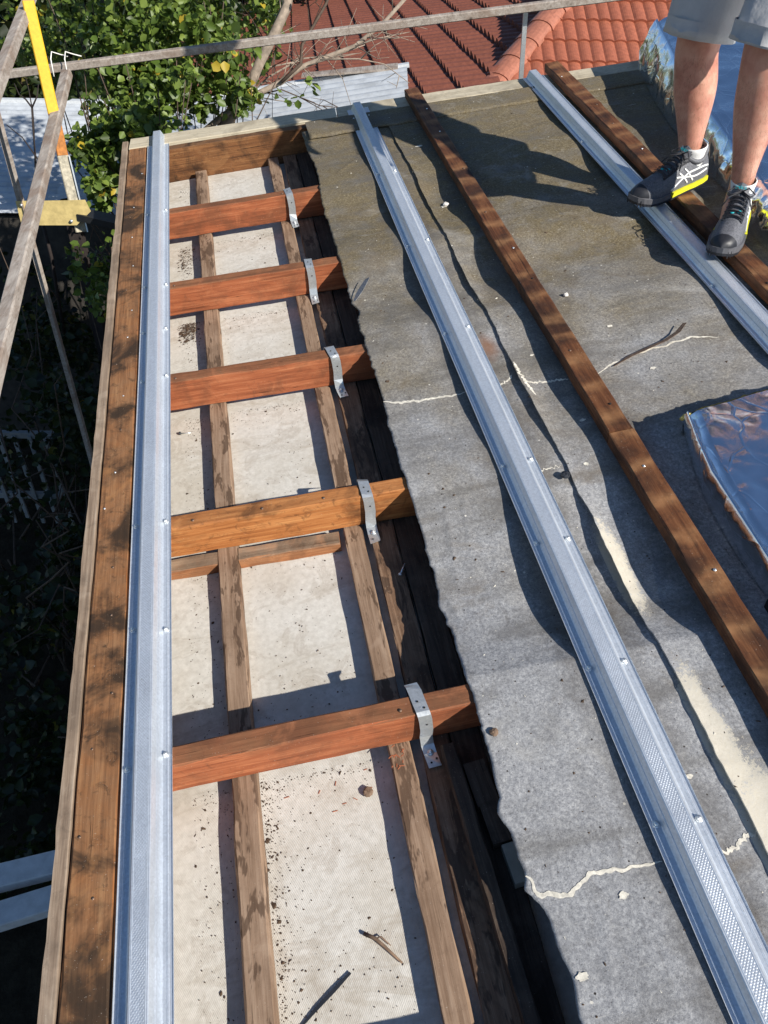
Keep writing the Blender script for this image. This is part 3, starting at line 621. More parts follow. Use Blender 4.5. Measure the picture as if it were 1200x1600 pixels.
# ------------------------------------------------------------------ loose bits
def strip(pts, w_, m, name, label, cat, zf=None, roll=0.0):
    mb = MB(); rings = []; P_ = [Vector(p) for p in pts]; c0 = P_[0]
    for i, p in enumerate(P_):
        t = (P_[min(i + 1, len(P_) - 1)] - P_[max(i - 1, 0)]).normalized(); a = t.cross(Vector((0, 0, 1))).normalized()
        ww = w_ * (0.35 if i == 0 else 0.7 if i == len(P_) - 1 else 1); up = Vector((0, 0, 0.0012)); q = p - c0
        lz = Vector((0, 0, roll * ww))
        rings.append([q - a * ww, q + a * ww + lz, q + a * ww + lz + up, q - a * ww + up])
    mb.loft(rings, smooth=False); return tag(mb.build(name, m, None, ROOF @ T(*c0)), label, cat)
zs = -0.1475
strip([(-0.26, 0.27, zs + 0.001), (-0.22, 0.298, zs + 0.002), (-0.185, 0.319, zs + 0.003), (-0.151, 0.341, zs + 0.002)], 0.0032, M_black, 'plastic_strip', 'thin black plastic strip lying on the ceiling sheet at the bottom', 'strip')
mb = MB(); mb.tube([(0, 0, 0.004), (0.02, -0.014, 0.006), (0.034, -0.03, 0.005), (0.06, -0.062, 0.004)], [0.004, 0.0035, 0.003, 0.002], 6); mb.tube([(0.02, -0.014, 0.005), (0.03, -0.012, 0.006), (0.045, -0.03, 0.004)], [0.002, 0.0015, 0.001], 5)
tag(mb.build('twig', M_bark, None, roofm(-0.116, 0.398, zs)), 'small forked brown twig on the pale ceiling sheet', 'twig')
def screw(x, y, z, rz, label):
    s_ = empty('loose_screw', roofm(x, y, z, rz), label, 'screw')
    mb = MB(); mb.tube([(0.006, 0, 0.003), (0.04, 0, 0.003)], [0.0022, 0.0018], 6); mb.build('shank', M_screw, s_)
    mb = MB(); mb.disc((0.001, 0, 0.004), 0.0055, 0.005, 6, (1, 0, 0)); mb.build('head', M_black if z < -0.12 else M_screw, s_)
screw(-0.446, 1.927, zs, -12, 'loose screw with dark head on the ceiling sheet left of the batten')
screw(0.115, 1.165, -0.1095, 60, 'loose silver screw lying on the shaded plate timber')
pp = [(0.86, 1.66), (0.92, 1.685), (0.98, 1.70), (1.04, 1.715), (1.085, 1.735), (1.12, 1.765)]
strip([(x, y, fz2(x, y) + 0.003 + 0.014 * (i / 5) ** 2) for i, (x, y) in enumerate(pp)], 0.008, M_bark, 'bark_strip', 'curled brown bark strip lying along the white sealant line', 'bark', roll=0.9)
fl = [(0.195, 2.26), (0.215, 2.285), (0.235, 2.315), (0.258, 2.35)]
strip([(x, y, fz(x, y) + 0.006 + 0.02 * (i / 3)) for i, (x, y) in enumerate(fl)], 0.014, M_felt, 'felt_scrap', 'torn curled felt scrap at the felt edge beyond the middle rafter', 'scrap', roll=1.2)
def lump(x, y, z, s_, m, name, label, cat, seed):
    mb = MB(); rings = []
    for i in range(6):
        a = math.pi * i / 5; rr = math.sin(a)
        rings.append([(s_ * rr * math.cos(b) * (1 + 0.4 * nz(math.cos(b) * 1.7, i, seed)), s_ * rr * math.sin(b) * (1 + 0.4 * nz(math.sin(b) * 1.7, i, seed)), s_ * 0.55 * (1 - math.cos(a)) * (1 + 0.3 * nz(b, i, seed))) for b in [2 * math.pi * k / 9 for k in range(9)]])
    mb.loft(rings); return tag(mb.build(name, m, None, roofm(x, y, z)), label, cat)
lump(0.645, 2.795, fz2(0.645, 2.795), 0.012, M_stone, 'pale_lump', 'white lump on the felt near the top of the striped timber batten', 'lump', 3)
lump(0.85, 2.032, fz2(0.85, 2.032), 0.010, M_stone, 'pale_lump', 'pale stone chip on the felt right of the striped timber batten', 'lump', 5)
lump(0.575, 1.275, fz2(0.60, 1.275), 0.012, M_black, 'tar_lump', 'black tar lump on the lifted felt lap', 'lump', 7)
lump(0.208, 0.655, fz(0.208, 0.655), 0.009, M_bark, 'dead_leaf', 'small reddish brown dead leaf on the near felt edge', 'leaf', 9)
lump(-0.062, 0.657, zs, 0.011, M_bark, 'seed_pod', 'small brown pod on the ceiling sheet beside the batten shadow', 'pod', 13)

def chips(name, n, fn, m, size, label, cat, flat=True):
    mb = MB()
    for _ in range(n):
        p = fn()
        if p is None: continue
        s_ = size * random.lognormvariate(0, 0.55); a = random.uniform(0, 6.28); e = random.uniform(0.25, 1)
        d = Vector((math.cos(a), math.sin(a), 0)) * s_; q = Vector((-math.sin(a), math.cos(a), 0)) * s_ * e; u = Vector((0, 0, s_ * 0.3))
        c = Vector(p); nn = random.randint(5, 7); ring = []
        for k in range(nn):
            b = 2 * math.pi * (k + random.uniform(-0.35, 0.35)) / nn; ring.append(c + (d * math.cos(b) + q * math.sin(b)) * random.uniform(0.45, 1.15))
        mb.add(ring + [c + u + d * random.uniform(-0.3, 0.3)], [(k, (k + 1) % nn, nn) for k in range(nn)])
    o = tag(mb.build(name, m, None, ROOF), label, cat, kind='stuff'); return o
BAYS = [(0.14, 0.74), (0.79, 1.33), (1.44, 1.98), (2.05, 2.54), (2.6, 3.12), (3.2, 3.7)]
def on_sheet():
    b = random.choices(range(6), [3, 1.2, 1.2, 1.6, 1.6, 1])[0]; y = random.uniform(*BAYS[b]); k = random.random()
    if b == 0 and k < 0.55: x = -0.283 + random.expovariate(55)
    elif b >= 2 and k < 0.5:
        x = random.uniform(-0.43, -0.36) if random.random() < 0.7 else random.uniform(-0.28, -0.03); y = BAYS[b][1] - random.expovariate(14) if random.random() < 0.5 else y
    else: x = random.choice([random.uniform(-0.43, -0.34), random.uniform(-0.28, -0.02)])
    if y < BAYS[b][0] or -0.34 < x < -0.284 or x > -0.018: return None
    return (x, y, zs)
chips('debris', 4200, on_sheet, M_dirt, 0.0013, 'scattered dark dirt and leaf crumbs on the ceiling sheet', 'debris')
def drift():
    i = random.randrange(1, 6); x = random.uniform(-0.43, -0.02); y = ry(i, x) - 0.027 - random.expovariate(45)
    return None if -0.342 < x < -0.282 or x > -0.02 else (x, y, zs)
chips('dust_drift', 1500, drift, M_dirt, 0.0011, 'fine dust lying along the feet of the rafters', 'dust')
def clump():
    x = random.gauss(-0.405, 0.022); y = random.gauss(2.5, 0.035) if random.random() < 0.7 else random.gauss(3.05, 0.1)
    return (x, min(y, 3.12), zs + random.uniform(0, 0.006)) if -0.44 < x < -0.35 and y < 2.54 or 2.65 < y < 3.1 and -0.44 < x < -0.345 else None
chips('dirt_clump', 900, clump, M_dirt, 0.0026, 'brown dirt clump against the left steel batten', 'dirt')
def on_felt():
    x = random.uniform(0.2, 1.25); y = random.uniform(0.1, 3.5)
    return (x, y, (fz if x < lap_x(y) - 0.01 else fz2)(x, y) + 0.0005)
chips('felt_debris', 900, on_felt, M_dirt, 0.0018, 'dark crumbs scattered over the old roof felt', 'debris')
chips('felt_flecks', 700, on_felt, M_seal, 0.0013, 'pale flecks scattered over the old roof felt', 'debris')
def spl():
    return (random.uniform(-0.008, 0.03), random.gauss(0.70, 0.014), -0.1095) if random.random() < 0.55 else (random.uniform(-0.25, -0.04), random.gauss(0.68, 0.03), zs)
mb = MB()
for k in range(24):
    p = Vector(spl()); a = random.uniform(0, 6.28); d = Vector((math.cos(a), math.sin(a), random.uniform(0, 0.1))) * random.uniform(0.004, 0.012)
    mb.bar(p, p + d, 0.0014, 0.001)
tag(mb.build('splinters', M_splinter, None, ROOF), 'loose red wood splinters beside the nearest rafter', 'splinters', kind='stuff')

# ------------------------------------------------------------------ guard rails and scaffold at the left
M_rail = wood('weathered grey rail', (0.2, 0.165, 0.135), (0.36, 0.31, 0.265), (0.52, 0.47, 0.41), stain=(0.2, 0.13, 0.09), stain_amt=0.6, grain=0.6)
M_yellow = plain('yellow paint', (0.72, 0.42, 0.02), 0.45, sc_=70, var=0.12)
M_rust = plain('rusty orange paint', (0.42, 0.16, 0.035), 0.7, sc_=60, var=0.4)
M_plate_c = plain('cream painted plate', (0.62, 0.48, 0.2), 0.55, sc_=35, var=0.22)
M_darkst = plain('dark steel', (0.03, 0.032, 0.035), 0.5, 0.4)
M_postg = plain('chipped grey post', (0.4, 0.36, 0.27), 0.6, sc_=60, var=0.45)
M_wire = plain('white clip', (0.8, 0.78, 0.72), 0.5)
def rp(x, y, z): return ROOF @ Vector((x, y, z))
UPR = tuple(ROOF.to_3x3() @ Vector((0, 0, 1)))
def rail(p, q, w1, w2, label):
    b = Vector(p); mb = MB(); mb.bar((0, 0, 0), Vector(q) - b, w1, w2, UPR, 0, 0.12)
    t = (Vector(q) - b).normalized()
    o = mb.build('guard_rail', M_rail, None, T(*b)); return tag(o, label, 'rail', 'guard rails at the roof edge')
rail(rp(-0.86, 0.6, 0.2), rp(-0.878, 4.42, 0.2), 0.047, 0.042, 'long grey guard rail running along the left roof edge beside the drop')
rail(rp(-1.17, 4.51, 0.215), rp(2.2, 4.05, 0.215), 0.036, 0.036, 'grey guard rail crossing beyond the far end board')
rail(rp(-0.865, 2.5, 0.55), rp(-0.91, 5.2, 0.55), 0.042, 0.045, 'upper guard rail at the top left corner above the yellow post')
po = empty('guard_post', T(*at(127, 362, 3.42)), 'leaning guard post, yellow at the top and chipped grey below', 'post')
b0 = at(127, 362, 3.42); P0 = Vector((0, 0, 0)); P1 = at(98, 243, 3.5) - b0; P2 = at(84, 178, 3.55) - b0; P3 = at(44, 2, 3.68) - b0
FW = (0.35, -0.9, 0.15)
for nm, a, c, ww, m in (('lower_tube', P0, P1, 0.05, M_postg), ('rusty_sleeve', P1, P2, 0.047, M_rust), ('yellow_tube', P2, P3, 0.049, M_yellow)):
    mb = MB(); mb.bar(a, c, ww, 0.03, FW, 0, 0.15); mb.build(nm, m, po)
mb = MB(); a = P0 + (P1 - P0) * 0.25; mb.bar(P0 + Vector((0.03, 0.0, 0)), P1 + Vector((0.029, 0, 0)), 0.006, 0.032, FW); mb.build('edge_flange', M_galv, po)
br = empty('bracket', T(*at(70, 335, 3.36)), 'cream painted bracket plate with a dark arm reaching to the roof edge', 'bracket')
b0 = at(70, 335, 3.36)
out = [(24, 314), (102, 313), (133, 312), (142, 330), (120, 352), (34, 352)]
mb = MB(); mb.loft([[at(x, y, 3.37 + d) - b0 for x, y in out] for d in (0, 0.008)]); mb.build('plate', M_plate_c, br)
mb = MB(); mb.bar(at(128, 335, 3.41) - b0, at(200, 352, 3.36) - b0, 0.09, 0.03, (0, 0, 1)); mb.build('arm', M_darkst, br)
for x, y in ((34, 320), (112, 345)):
    mb = MB(); mb.disc(at(x, y, 3.37) - b0, 0.008, 0.01, 6, (0, -1, 0)); mb.build('bolt', M_galv, br)
st = empty('strut', T(*at(160, 780, 3.25)), 'long galvanised angle strut dropping into the dark gap at the left', 'strut')
b0 = at(160, 780, 3.25)
mb = MB(); mb.bar(Vector((0, 0, 0)), at(-8, 168, 3.42) - b0, 0.032, 0.004, (0, -1, 0.3)); mb.build('flange', M_rail, st)
mb = MB(); mb.bar(Vector((0.015, -0.012, 0)), at(-8, 168, 3.42) - b0 + Vector((0.015, -0.012, 0)), 0.004, 0.028, (0, -1, 0.3)); mb.build('web', M_rail, st)
rb = tag((lambda m_: (m_.bar((0, 0, 0), at(822, 8, 4.35) - at(812, 150, 4.35), 0.022, 0.022, (0, -1, 0)), m_)[1])(MB()).build('rail_stanchion', M_galv, None, T(*at(812, 150, 4.35))), 'thin steel stanchion standing behind the end board below the rail', 'stanchion')
cl = empty('rail_clip', T(*rp(-0.878, 4.44, 0.24)), 'white wire clip tying the two grey guard rails together', 'clip')
for k, (dx, dy) in enumerate(((-0.045, 0.0), (0.02, 0.01))):
    mb = MB(); mb.tube([(dx, dy - 0.05, -0.05), (dx - 0.008, dy - 0.02, 0.02), (dx - 0.012, dy + 0.02, 0.045), (dx + 0.015, dy + 0.05, 0.03), (dx + 0.05, dy + 0.06, 0.02)], 0.003, 6); mb.build('hook', M_wire, cl)

# ------------------------------------------------------------------ dark side yard
M_white_sh = plain('white painted timber', (0.6, 0.62, 0.63), 0.6)
for k, (pa, pb, lb) in enumerate((((0, 1372), (90, 1350), 'white painted beam in the shade at lower left, upper of the pair'), ((0, 1432), (90, 1404), 'white painted beam in the shade at lower left, lower of the pair'))):
    def z_at(p, Z):
        d = cam.matrix_world.to_3x3() @ Vector((p[0] - 600, -(p[1] - 800), -1200)); return CAM + d * ((Z - CAM.z) / d.z)
    A = z_at(pa, 2.0); B = z_at(pb, 2.0); d = (B - A).normalized(); A2 = A - d * 1.4; B2 = B + d * 0.42
    mb = MB(); mb.bar((0, 0, 0), B2 - A2, 0.075, 0.04, (0, 0, 1), 0, 0.08); tag(mb.build('beam', M_white_sh, None, T(*A2)), lb, 'beam', 'white beams below the left eave')
M_picket = plain('dulled white pickets', (0.3, 0.31, 0.31), 0.8)  # white dulled to grey so the panel sinks into the yard's shade
pf = empty('picket_panel', T(-3.35, 4.75, 0.05), 'short white picket panel standing in the dark yard at the left edge', 'fence')
for z in (0.25, 0.85):
    mb = MB(); mb.box(-0.1, 0.62, -0.02, 0.02, z, z + 0.05); mb.build('rail', M_picket, pf)
for k in range(6):
    mb = MB(); mb.box(-0.06 + k * 0.12, -0.03 + k * 0.12, -0.04, -0.021, 0, 0.88); mb.build('picket', M_picket, pf)

# ------------------------------------------------------------------ plants
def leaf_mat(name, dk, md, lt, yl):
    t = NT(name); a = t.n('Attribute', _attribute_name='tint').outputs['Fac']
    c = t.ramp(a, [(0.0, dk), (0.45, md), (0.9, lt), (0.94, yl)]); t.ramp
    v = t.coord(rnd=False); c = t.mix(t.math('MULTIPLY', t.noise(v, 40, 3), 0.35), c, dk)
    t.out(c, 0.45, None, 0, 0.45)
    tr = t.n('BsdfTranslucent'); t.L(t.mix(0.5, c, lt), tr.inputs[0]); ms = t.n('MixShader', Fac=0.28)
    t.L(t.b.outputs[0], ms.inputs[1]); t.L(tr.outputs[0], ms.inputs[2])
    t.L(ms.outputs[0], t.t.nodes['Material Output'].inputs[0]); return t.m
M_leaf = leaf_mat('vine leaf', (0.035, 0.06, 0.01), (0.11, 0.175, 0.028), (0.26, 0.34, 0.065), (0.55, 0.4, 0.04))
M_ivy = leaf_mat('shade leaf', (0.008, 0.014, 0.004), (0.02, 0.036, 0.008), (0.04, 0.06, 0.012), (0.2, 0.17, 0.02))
M_far = leaf_mat('far foliage', (0.012, 0.02, 0.006), (0.035, 0.055, 0.014), (0.08, 0.1, 0.025), (0.2, 0.17, 0.04))
M_twig = plain('brown twig', (0.09, 0.062, 0.045), 0.85, sc_=50, var=0.4)
M_twig2 = plain('pale dry branch', (0.3, 0.24, 0.185), 0.85, sc_=30, var=0.35)
M_twigd = plain('dark twig', (0.03, 0.022, 0.02), 0.85)
def leaf(mb, p, s_, tint, upb=0.5):
    d = Vector((random.gauss(0, 1), random.gauss(0, 1), random.gauss(-0.35, 0.6))).normalized()
    nrm = Vector((random.gauss(0.25, 0.7), random.gauss(-0.35, 0.7), random.gauss(upb, 0.6))).normalized()
    a = d.cross(nrm)
    if a.length < 0.1: return
    a.normalize(); nrm = a.cross(d); w_ = s_ * random.uniform(0.36, 0.5); b = len(mb.v)
    mb.v += [tuple(p), tuple(p + d * s_ * 0.35 + a * w_ * 0.95 + nrm * s_ * 0.1), tuple(p + d * s_ * 0.72 + a * w_ * 0.72 + nrm * s_ * 0.06), tuple(p + d * s_ - nrm * s_ * 0.14), tuple(p + d * s_ * 0.72 - a * w_ * 0.72 + nrm * s_ * 0.06), tuple(p + d * s_ * 0.35 - a * w_ * 0.95 + nrm * s_ * 0.1)]
    mb.f += [(b, b + 1, b + 2, b + 3), (b, b + 3, b + 4, b + 5)]; mb.m += [0, 0]; mb.sm += [True, True]; mb.tint += [tint, tint]
def tint_(): return 0.97 if random.random() < 0.025 else min(0.89, max(0.0, random.gauss(0.45, 0.25)))
def vine(name, label, clumps, nleaf, size, mat, base, stems, smat, group=None, upb=0.5, cat='vine'):
    root = empty(name, T(*base), label, cat, group); B = Vector(base)
    mb = MB(); mb.tint = []
    for (c, r_, wt) in clumps:
        subs = [Vector(c) + Vector((random.gauss(0, r_[0] * 0.55), random.gauss(0, r_[1] * 0.55), random.gauss(0, r_[2] * 0.55))) for _ in range(max(5, int(16 * wt)))]
        for _ in range(int(nleaf * wt)):
            s0 = random.choice(subs); p = s0 + Vector((random.gauss(0, r_[0] * 0.22), random.gauss(0, r_[1] * 0.22), random.gauss(0, r_[2] * 0.22)))
            leaf(mb, p - B, size * min(1.5, random.lognormvariate(0, 0.33)), tint_(), upb)
    tag(mb.build('crown', mat, root), kind='stuff')
    for pts, r0, r1 in stems:
        m2 = MB(); n = len(pts); m2.tube([Vector(p) - B for p in pts], [r0 + (r1 - r0) * i / (n - 1) for i in range(n)], 6); m2.build('stem', smat, root)
    return root
def wander(p, q, n, j):
    p, q = Vector(p), Vector(q); return [p.lerp(q, i / n) + (Vector((random.gauss(0, j), random.gauss(0, j), random.gauss(0, j))) if 0 < i < n else Vector()) for i in range(n + 1)]
A_ = lambda x, y, Y: tuple(at(x, y, Y))
big = [(A_(250, 40, 5.3), (0.28, 0.3, 0.28), 1.2), (A_(170, 60, 5.4), (0.22, 0.3, 0.2), 0.8), (A_(330, 60, 5.4), (0.2, 0.25, 0.22), 0.8), (A_(200, 140, 5.1), (0.2, 0.25, 0.2), 0.9), (A_(270, 140, 5.0), (0.22, 0.25, 0.2), 1.0), (A_(350, 140, 5.1), (0.13, 0.2, 0.16), 0.35), (A_(180, 210, 4.8), (0.16, 0.2, 0.2), 0.8), (A_(230, 190, 4.7), (0.16, 0.15, 0.18), 0.6), (A_(165, 290, 4.7), (0.12, 0.2, 0.2), 0.6), (A_(290, -30, 5.6), (0.4, 0.3, 0.25), 1.0), (A_(110, 20, 5.9), (0.25, 0.3, 0.25), 0.7), (A_(410, 20, 6.0), (0.16, 0.3, 0.2), 0.4), (A_(150, 430, 4.6), (0.14, 0.25, 0.25), 0.5), (A_(100, 110, 5.6), (0.12, 0.2, 0.16), 0.3), (A_(60, 60, 6.2), (0.3, 0.3, 0.25), 0.5), (A_(380, 170, 5.0), (0.06, 0.1, 0.1), 0.1)] + [((-1.7 + 0.28 * q, 4.9 + 0.12 * (q % 3), 4.25 + 0.22 * (q % 4)), (0.3, 0.3, 0.3), 0.2) for q in range(5)]  # last clumps sit unseen above the view, added to dapple the shed roof
gb = Vector((-1.75, 5.0, 0.0))
stems = [(wander(gb + Vector((random.uniform(-0.25, 0.25), random.uniform(-0.2, 0.2), 0)), Vector(c) + Vector((random.gauss(0, 0.12), random.gauss(0, 0.1), 0.2)), 9, 0.06), 0.009, 0.003) for c, r_, w_ in big for _ in range(3 if c[2] < 3.7 else 0)]
vine('climbing_vine', 'dense sunlit climbing vine with broad green leaves beyond the roof corner', big, 900, 0.046, M_leaf, tuple(gb), stems, M_twig)
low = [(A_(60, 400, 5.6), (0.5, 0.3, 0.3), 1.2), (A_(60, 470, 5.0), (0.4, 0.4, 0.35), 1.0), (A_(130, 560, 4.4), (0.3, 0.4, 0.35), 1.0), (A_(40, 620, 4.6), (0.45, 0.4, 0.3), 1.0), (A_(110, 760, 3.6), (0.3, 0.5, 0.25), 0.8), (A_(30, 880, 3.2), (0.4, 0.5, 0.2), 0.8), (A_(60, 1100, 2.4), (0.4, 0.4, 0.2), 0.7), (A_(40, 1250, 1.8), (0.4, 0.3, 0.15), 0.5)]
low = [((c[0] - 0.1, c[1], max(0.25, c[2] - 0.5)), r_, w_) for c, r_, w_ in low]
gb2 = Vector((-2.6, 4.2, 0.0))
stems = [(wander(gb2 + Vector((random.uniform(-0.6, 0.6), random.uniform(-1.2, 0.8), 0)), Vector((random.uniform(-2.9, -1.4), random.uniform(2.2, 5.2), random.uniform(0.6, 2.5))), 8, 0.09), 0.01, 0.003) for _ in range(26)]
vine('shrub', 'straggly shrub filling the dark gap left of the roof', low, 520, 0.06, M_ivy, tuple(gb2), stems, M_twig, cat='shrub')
# sapling of bare black twigs before the white roof
sp = empty('bare_sapling', T(*A_(62, 330, 5.0)), 'thin bare black twigs standing before the white corrugated roof', 'sapling')
b0 = at(62, 330, 5.0)
for pts, r0, r1 in (([(62, 330), (56, 260), (52, 200), (50, 168)], 0.010, 0.007), ([(50, 168), (40, 155), (30, 148), (22, 130)], 0.006, 0.003), ([(50, 168), (58, 150), (60, 132)], 0.006, 0.003), ([(50, 168), (45, 140), (40, 120)], 0.004, 0.002), ([(60, 250), (35, 215), (10, 195)], 0.005, 0.003), ([(60, 260), (90, 225), (110, 205)], 0.005, 0.002), ([(62, 330), (80, 400), (100, 520)], 0.012, 0.014)):
    mb = MB(); n = len(pts); mb.tube([at(x, y, 5.0 + 0.03 * i) - b0 for i, (x, y) in enumerate(pts)], [r0 + (r1 - r0) * i / (n - 1) for i in range(n)], 5); mb.build('twig', M_twigd, sp)
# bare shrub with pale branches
bt_ = empty('bare_tree', T(-1.25, 5.1, 0), 'leafless pale branched tree reaching over towards the red tiled roof', 'tree')
b0 = Vector((-1.25, 5.1, 0)); RGB = random.Random(5)
mains = [([(320, 205), (345, 183), (395, 150), (440, 128), (470, 105), (500, 93), (555, 72), (600, 35), (640, -10)], 0.022, 0.012, M_twig2), ([(335, 215), (380, 160), (405, 100), (430, 50), (448, 10), (455, -30)], 0.035, 0.03, M_twig2), ([(440, 128), (470, 100), (472, 70), (490, 40), (510, 5), (518, -20)], 0.012, 0.008, M_twig), ([(500, 93), (560, 92), (600, 100), (640, 130)], 0.006, 0.002, M_twig2), ([(395, 150), (440, 140), (500, 165), (545, 170)], 0.006, 0.002, M_twig), ([(555, 72), (590, 60), (640, 50)], 0.006, 0.002, M_twig2), ([(470, 105), (430, 70), (405, 55), (380, 62)], 0.005, 0.002, M_twig), ([(330, 200), (370, 155), (420, 105), (470, 95)], 0.009, 0.004, M_twig2), ([(360, 175), (420, 120), (470, 92), (530, 85), (570, 70)], 0.008, 0.003, M_twig2)]
mb = MB(); mb.tube([Vector((0.05, 0, 0)), Vector((0.0, 0.02, 1.5)), at(320, 212, 5.1) - b0], [0.06, 0.05, 0.035], 8); mb.build('trunk', M_twig2, bt_)
for k, (pts, r0, r1, m) in enumerate(mains):
    Y0 = 5.1 + 0.05 * k; wp = [at(x, y, Y0 + 0.05 * i) - b0 for i, (x, y) in enumerate(pts)]; n = len(wp)
    mb = MB(); mb.tube(wp, [r0 + (r1 - r0) * i / (n - 1) for i in range(n)], 6); mb.build('branch', m, bt_)
    for i in range(1, n):
        for _ in range(2 if k != 1 else 1):
            p = wp[i - 1].lerp(wp[i], RGB.random()); d = (wp[i] - wp[i - 1]).normalized() + Vector((RGB.gauss(0, 0.7), RGB.gauss(0, 0.5), RGB.gauss(0.1, 0.7))); d.normalize(); L = RGB.uniform(0.12, 0.38)
            q = p + d * L * 0.5 + Vector((RGB.gauss(0, 0.02), 0, RGB.gauss(0, 0.03))); e = q + d * L * 0.5 + Vector((RGB.gauss(0, 0.05), 0, RGB.gauss(0, 0.05)))
            mb = MB(); mb.tube([p, q, e], [0.0035, 0.0025, 0.0012], 4); f_ = q + Vector((RGB.gauss(0, 0.09), RGB.gauss(0, 0.05), RGB.gauss(0.03, 0.09))); mb.tube([q, f_], [0.002, 0.001], 4); mb.build('twig', m, bt_)
mb = MB(); mb.tint = []
for x, y in ((485, 128), (490, 135), (447, 155), (470, 152), (405, 155), (430, 148), (375, 145), (350, 180), (340, 170), (398, 78), (372, 90)):
    for _ in range(3): leaf(mb, at(x + random.uniform(-6, 6), y + random.uniform(-6, 6), 5.1) - b0, 0.055, tint_())
tag(mb.build('leaves', M_leaf, bt_), kind='stuff')
# far trees
for k, (c, r_, lb) in enumerate(((A_(30, 10, 17), (2.6, 1.5, 2.0), 'dark tree in the top left corner beyond the lawn'), (A_(150, -60, 19), (2.6, 2, 2.0), 'dark tree behind the climbing vine'), (A_(390, -20, 20), (2.4, 2, 1.8), 'dark tree behind the bare pale branches'))):
    base = (c[0], c[1], 0)
    vine('tree', lb, [((c[0] + r_[0] * 0.5 * math.sin(q * 2.4), c[1], c[2] - 1.2 + 0.7 * q), r_, 1.0) for q in range(3)], 1300, 0.2, M_far, base, [(wander(base, (c[0], c[1], c[2] + 0.8), 6, 0.1), 0.18, 0.06)], M_twig, 'far trees', cat='tree')

# ------------------------------------------------------------------ white corrugated roofs
def corrug_mat(name, c):
    t = NT(name); v = t.coord(rnd=False); b = t.noise(v, 7, 5, 0.65)
    cc = t.ramp(b, [(0.35, tuple(k * 0.72 for k in c)), (0.6, c)]); cc = t.mix(t.ramp(t.noise(v, 30, 5, 0.7), [(0.6, 0), (0.75, 0.5)]), cc, (0.25, 0.24, 0.22))
    return t.out(cc, 0.5, None, 0.0, 0.4)
M_corr = corrug_mat('white roof sheet', (0.5, 0.53, 0.56))
def corr_roof(name, x0, x1, y0, y1, zf, pitch, amp, label):
    root = empty(name, T(x0, y0, 0), label, 'roof'); mb = MB(); rings = []; n = int((y1 - y0) / pitch * 8)
    for xx in (x0, (x0 + x1) / 2, x1):
        rings.append([(xx - x0, (y1 - y0) * i / n, zf(xx, y0 + (y1 - y0) * i / n) + amp * math.sin(2 * math.pi * i / 8)) for i in range(n + 1)])
    mb.loft(rings, cap=False, closed=False, smooth=True); mb.build('roof_sheet', M_corr, root)
    mb = MB(); mb.bar((-0.02, y1 - y0 + 0.03, zf(x0, y1) + 0.015), (x1 - x0 + 0.02, y1 - y0 + 0.03, zf(x1, y1) + 0.015), 0.08, 0.03); mb.build('flashing', M_white_sh, root)
    for xx, yy in ((x0 + 0.1, y0 + 0.1), (x1 - 0.1, y0 + 0.1), (x0 + 0.1, y1 - 0.1), (x1 - 0.1, y1 - 0.1)):
        mb = MB(); mb.box(xx - x0 - 0.04, xx - x0 + 0.04, yy - y0 - 0.04, yy - y0 + 0.04, 0, zf(xx, yy) - amp - 0.01); mb.build('post', M_twigd, root)
    return root
sh_ = corr_roof('shed', -6.5, -1.7, 6.1, 8.0, lambda x, y: 1.93 + (y - 5.0) * 0.215, 0.085, 0.009, 'shed with white corrugated roof dappled with shadow behind the guard rails')
mb = MB(); mb.box(0.05, 4.75, 0.06, 1.82, 0.0, 2.12); mb.build('wall', plain('dark stained boards', (0.045, 0.04, 0.034), 0.9, sc_=14, var=0.4), sh_)
cr = corr_roof('carport_roof', -2.4, -0.02, 4.95, 7.5, lambda x, y: 2.83 + (x + 1.2) * 0.16, 0.2, 0.018, 'bright white ribbed carport roof below the red tiles')
mb = MB(); mb.loft([[(2.3, 2.45, 3.01), (2.3, 2.62, 3.02), (2.3, 2.62, 3.04), (2.3, 2.45, 3.03)], [(1.45, 2.5, 2.93), (1.45, 2.62, 2.93), (1.45, 2.62, 2.95), (1.45, 2.5, 2.945)]]); mb.build('end_cap', M_rail, cr)

# ------------------------------------------------------------------ red tiled house
def tile_mat(name, c):
    t = NT(name); v = t.coord(); b = t.noise(v, 25, 5, 0.65)
    oi = t.n('ObjectInfo').outputs['Random']
    cc = t.ramp(b, [(0.3, tuple(k * 0.7 for k in c)), (0.7, tuple(k * 1.15 for k in c))])
    cc = t.mix(t.math('MULTIPLY', oi, 0.35), cc, tuple(k * 0.62 for k in c))
    return t.out(cc, 0.55, t.bump(b, 0.2, 0.004), 0, 0.4)
M_tile = tile_mat('terracotta tile', (0.38, 0.12, 0.066)); M_tile_shade = tile_mat('terracotta tile shaded', (0.21, 0.07, 0.043)); M_ridge = tile_mat('terracotta hip cap', (0.42, 0.16, 0.1))  # second tile tone is darkened to carry the side slope's shade
M_brick = plain('cream brick', (0.4, 0.32, 0.24), 0.9, sc_=20)
TW, TG = 0.27, 0.36
hip0 = at(772, 132, 9.0); hip1 = at(870, 13, 10.2)
house = empty('house', T(hip0.x, hip0.y, 0), 'neighbouring house with hipped terracotta red tiled roof', 'house')
H0 = Vector((0, 0, hip0.z)); hv = hip1 - hip0; psi = R(6)
